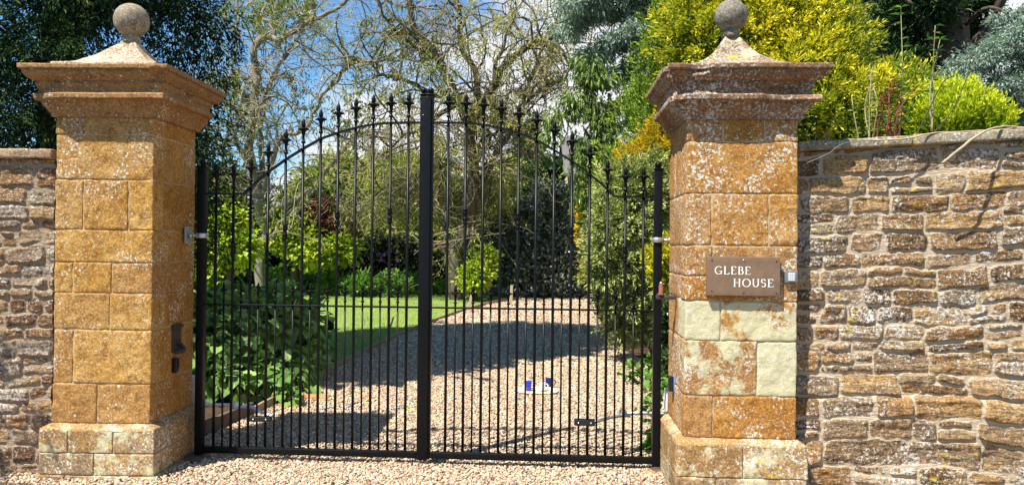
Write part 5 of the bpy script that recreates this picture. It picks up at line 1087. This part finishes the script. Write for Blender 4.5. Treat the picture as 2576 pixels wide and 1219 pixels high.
# --- flower border at the back of the lawn: separate plants
g = np.random.default_rng(77); k = 0
side_words = {0: 'bushy green border plant', 1: 'pale green leafy border plant', 2: 'dark green border plant'}
spots = [(690, 738), (735, 742), (775, 738), (830, 745), (870, 742), (905, 748), (945, 742), (985, 748), (1030, 742), (1100, 742), (1240, 742), (1370, 742), (1425, 738)]
words_ = ['leftmost border plant just right of the pale willow trunk', 'green border plant third bar gap right of the pale willow trunk', 'leafy border plant below the red maple, left one', 'tall leafy border plant at the left part of the lawn edge', 'low bright border plant under the dark climbers', 'border plant beside the low violet flowers', 'pale green border plant under the violet clematis flowers', 'rounded border plant right of the violet clematis flowers', 'border plant just left of the gate middle', 'low border plant left of the middle willow trunk', 'low plant between middle willow and silvery bush', 'bright tuft in front of the silvery bush', 'small tuft at the right foot of the silvery bush']
for (px, py), wd in zip(spots, words_):
    b = gnd(px, py); hh = g.uniform(.35, .75) if px < 1080 else g.uniform(.22, .35); r = g.uniform(.35, .6) if px < 1080 else .35
    mt = [L_BED, L_HYD, L_BED][k % 3]; k += 1
    pl = Plant('border_plant', wd, 'plant', (b[0], b[1]), 'plants along the back of the lawn')
    pl.crown([dict(blobs=[(b[0], b[1], hh*.5, r, r*.7, hh*.6)], n=int(70*hh/.5), k=14, cr=.12, L=.14, W=.075, droop=-.2, shell=1, seed=100+k)], mt, name='leaves')
# --- hydrangea behind the left leaf
hb_ = gnd(650, 985)
p = Plant('hydrangea', 'large leafy green hydrangea bush behind the left leaf of the gate', 'shrub', (-3.05, 8.9))
HB = [Bl(560, 860, 8.3, 100, 95, .6), Bl(640, 800, 8.6, 90, 70, .6), Bl(720, 830, 8.8, 85, 75, .6), Bl(770, 870, 8.9, 50, 60, .5), Bl(600, 930, 8.1, 110, 50, .5), Bl(700, 930, 8.3, 85, 50, .5), Bl(540, 780, 8.8, 60, 50, .5), Bl(480, 850, 8.6, 80, 110, .6), Bl(740, 780, 9.2, 40, 30, .4), Bl(690, 750, 9.4, 60, 30, .5)]
p.limbs([([(-3.05+.25*math.cos(a), 8.8+.2*math.sin(a), -.03), (-3.05+.6*math.cos(a), 8.7+.4*math.sin(a), .5), (-3.05+.95*math.cos(a), 8.6+.5*math.sin(a), 1.0)], .012, .006) for a in np.linspace(0, 6, 14)], M_BARKO, name='stems')
p.crown([dict(blobs=HB, n=1050, k=5, cr=.11, L=.135, W=.12, droop=.65, tmpl=T_HEART, shell=.75, seed=50, up=1.5, outw=.7)], L_HYD, name='leaves')
mb = MB(); g = np.random.default_rng(51)
for q in range(70):
    b = HB[g.integers(len(HB))]; u = nrm(g.normal(size=3)); u[2] = abs(u[2])*1.1; u = nrm(u); u[1] = -abs(u[1]); c = np.array(b[:3])+u*np.array(b[3:6])*1.04-p.b
    n = 26; d = sphere_dirs(n, g); d[:, 2] = np.abs(d[:, 2])*.6; leaves(mb, c+d*np.array([.035, .035, .018]), d, sphere_dirs(n, g), np.full(n, .024), np.full(n, .02), T_DIA, np.stack([g.random(n)]*3, 1))
mb.build('flower_buds', L_BUD, p.r, smooth=False)
b = gnd(715, 1010)
p = Plant('hydrangea_shoot', 'bright shoot of heart-shaped leaves at the foot of the hydrangea', 'plant', (b[0], b[1]))
p.crown([dict(blobs=[Bl(715, 985, 7.6, 26, 32, .1), Bl(700, 950, 7.7, 18, 16, .08), Bl(735, 1000, 7.5, 16, 18, .08)], n=26, k=3, cr=.05, L=.10, W=.085, droop=.7, tmpl=T_HEART, shell=1, seed=52, up=1)], L_BED, name='leaves')
# --- low green plants by the right pillar
for lab, bl_, s_ in (('clump of leafy weeds on the gravel edge under the juniper', [Bl(1600, 935, 8.9, 40, 22, .2), Bl(1640, 925, 8.6, 30, 30, .2)], 63), ('leafy weed with round leaves behind the foot of the right gate post', [Bl(1640, 985, 7.0, 22, 40, .12), Bl(1655, 960, 7.0, 20, 25, .1), Bl(1635, 1025, 6.9, 18, 20, .1)], 60), ('dark leafy weed at the base of the signed pillar inside the gate', [Bl(1640, 1115, 5.95, 16, 22, .06), Bl(1660, 1080, 5.95, 14, 30, .06)], 61)):
    c = bl_[0]; p = Plant('broadleaf_weed', lab, 'plant', (c[0], c[1])); p.crown([dict(blobs=bl_, n=34, k=4, cr=.05, L=.07, W=.06, droop=.2, tmpl=T_HEART, shell=1, seed=s_, up=1)], L_BED, name='leaves')
b = gnd(1520, 752)
p = Plant('lavender', 'small tuft of lavender where the drive bends beside the juniper', 'plant', (b[0], b[1]))
mb = MB(); n = 160; g = np.random.default_rng(62); d = g.normal(size=(n, 3))*.35; d[:, 2] = 1; leaves(mb, g.normal(size=(n, 3))*np.array([.14, .12, .0]), d, sphere_dirs(n, g), g.uniform(.25, .5, n), np.full(n, .03), T_DIA, np.stack([g.random(n)]*3, 1)); mb.build('stalks', L_FLOW, p.r, smooth=False)
# --- weeds growing on and behind the right wall top, and dead stems across it
def weed(label, px, py, Y, hpx, n, mat, seed, lean=0.0, L_=.06, W_=.018, name='tall_weed', sm=None, per=26):
    b = at(px, py, Y); p = Plant(name, label, 'plant', (b[0], b[1]), None, z=b[2]); g = np.random.default_rng(seed); ms = MB(); ml = MB()
    for k in range(n):
        h = hpx*Y/F*g.uniform(.6, 1.0) if k else hpx*Y/F; x = g.normal()*.05*(k > 0); P = catmull([(x, 0, 0), (x+lean*h*.3+g.normal()*.02, g.normal()*.03, h*.5), (x+lean*h+g.normal()*.03, g.normal()*.04, h)], 8)
        tubes(ms, P, np.linspace(.005, .002, len(P)), 5); i = g.integers(2, len(P), per); m_ = len(i)
        a = g.uniform(0, 6.28, m_); d = np.stack([np.cos(a), np.sin(a), g.uniform(-.1, .7, m_)], 1); leaves(ml, P[i], d, np.tile([0, 0, 1.], (m_, 1))+g.normal(size=(m_, 3))*.3, L_*g.uniform(.5, 1.2, m_), W_*g.uniform(.7, 1.3, m_), T_FOLD, np.stack([g.random(m_), g.random(m_), g.random(m_)], 1))
    ms.build('stems', sm or M_TWIGO, p.r); ml.build('leaves', mat, p.r, smooth=False)
M_REDST = simple_mat('red_stem', (0.22, 0.05, 0.04), rough=.7, var=.3)
weed('tallest green willowherb stem rising above the right wall', 2262, 345, 4.98, 330, 1, L_BED, 71, .02, .075, .018, per=46)
weed('slender pale green weed stem just right of the tallest willowherb', 2345, 330, 5.05, 260, 2, L_BED, 72, .05, .06, .014, per=26)
weed('clump of pale weed stems on the right wall nearest the signed pillar', 2185, 352, 4.95, 190, 5, L_OLV, 73, .0, .04, .008, per=24)
weed('clump of red-stemmed weeds on top of the right wall', 2235, 350, 4.90, 150, 9, L_REDS, 74, .08, .035, .012, sm=M_REDST, per=26)
weed('tiny yellow fern tuft where the right wall meets the signed pillar', 2050, 358, 4.92, 34, 7, L_GOLO, 75, .0, .05, .010, name='fern_tuft', per=10)
def stem(label, pts, Y, r0, r1, m, name='dead_stem', cat='stem'):
    P = [at(x, y, Y+dy) for x, y, dy in pts]; b = P[0]; mb = MB(); Q = catmull(np.array(P)-b, 8); tubes(mb, Q+.004*np.stack([fbm(Q*20+k, 2, 3) for k in range(3)], 1), np.linspace(r0, r1, len(Q)), 6); o = mb.build(name, m); o.location = b; tag(o, label, cat)
M_STEM = simple_mat('dead_stem_bark', (0.38, 0.29, 0.18), rough=.8, var=.4, scale=20); M_STEMD = simple_mat('dark_climber_stem', (0.05, 0.03, 0.025), rough=.7, var=.4, scale=20)
stem('thick pale dead stem slanting down over the coping of the right wall', [(2370, 412, -.10), (2420, 370, -.13), (2468, 335, -.08), (2520, 318, .0), (2580, 322, .1)], 4.62, .009, .006, M_STEM)
stem('thin bleached stem lying along the top of the right wall', [(2170, 352, .0), (2250, 351, -.02), (2300, 345, -.02), (2350, 334, 0), (2440, 330, 0), (2600, 320, 0)], 4.68, .006, .004, M_STEM)
stem('dark bramble stem arching up from the wall beside the red weeds', [(2300, 350, .1), (2330, 290, .1), (2370, 210, .05), (2400, 190, 0)], 4.9, .004, .003, M_STEMD, 'bramble_stem')
stem('long dark bramble stem curving over the lime conifer to the right edge', [(2345, 340, .1), (2400, 270, .1), (2450, 170, .1), (2530, 120, .1), (2600, 125, .1)], 4.9, .004, .0025, M_STEMD, 'bramble_stem')
stem('thin grey wire trailing down the right wall close to the signed pillar', [(2030, 410, -.06), (2080, 388, -.07), (2120, 362, -.05), (2180, 352, 0)], 4.72, .0025, .002, simple_mat('dull_wire', (0.16, 0.18, 0.16), rough=.7), 'loose_wire', 'wire')
# --- young tree beside the road, out of the picture on the left; its branches shade the left wall
p = Plant('roadside_tree', 'young leafy tree on the roadside left of the picture', 'tree', (-5.6, 4.0))
tl = [([(-5.6, 4.0, -.1), (-5.55, 4.0, 1.6), (-5.4, 4.05, 3.0)], .07, .03)]
g = np.random.default_rng(81)
for k in range(16):
    a = g.uniform(-.9, 1.2); z = g.uniform(1.7, 3.4); l = g.uniform(.9, 1.5)
    tl.append(([(-5.5, 4.0, z-.4), (-5.5+.5*l*math.cos(a), 4+.5*l*math.sin(a), z+.2), (-5.5+l*math.cos(a), 4+l*math.sin(a)*.8, z+.35)], .022, .008))
p.limbs(tl, M_BARKO, wob=.15)
p.crown([dict(blobs=[(-5.15, 4.5, 3.0, .7, .5, .75), (-5.4, 4.2, 3.5, .85, .65, .6), (-5.5, 4.2, 2.6, .75, .6, .6)], n=120, k=9, cr=.11, L=.11, W=.07, droop=.4, shell=.8, seed=83)], L_CHER)
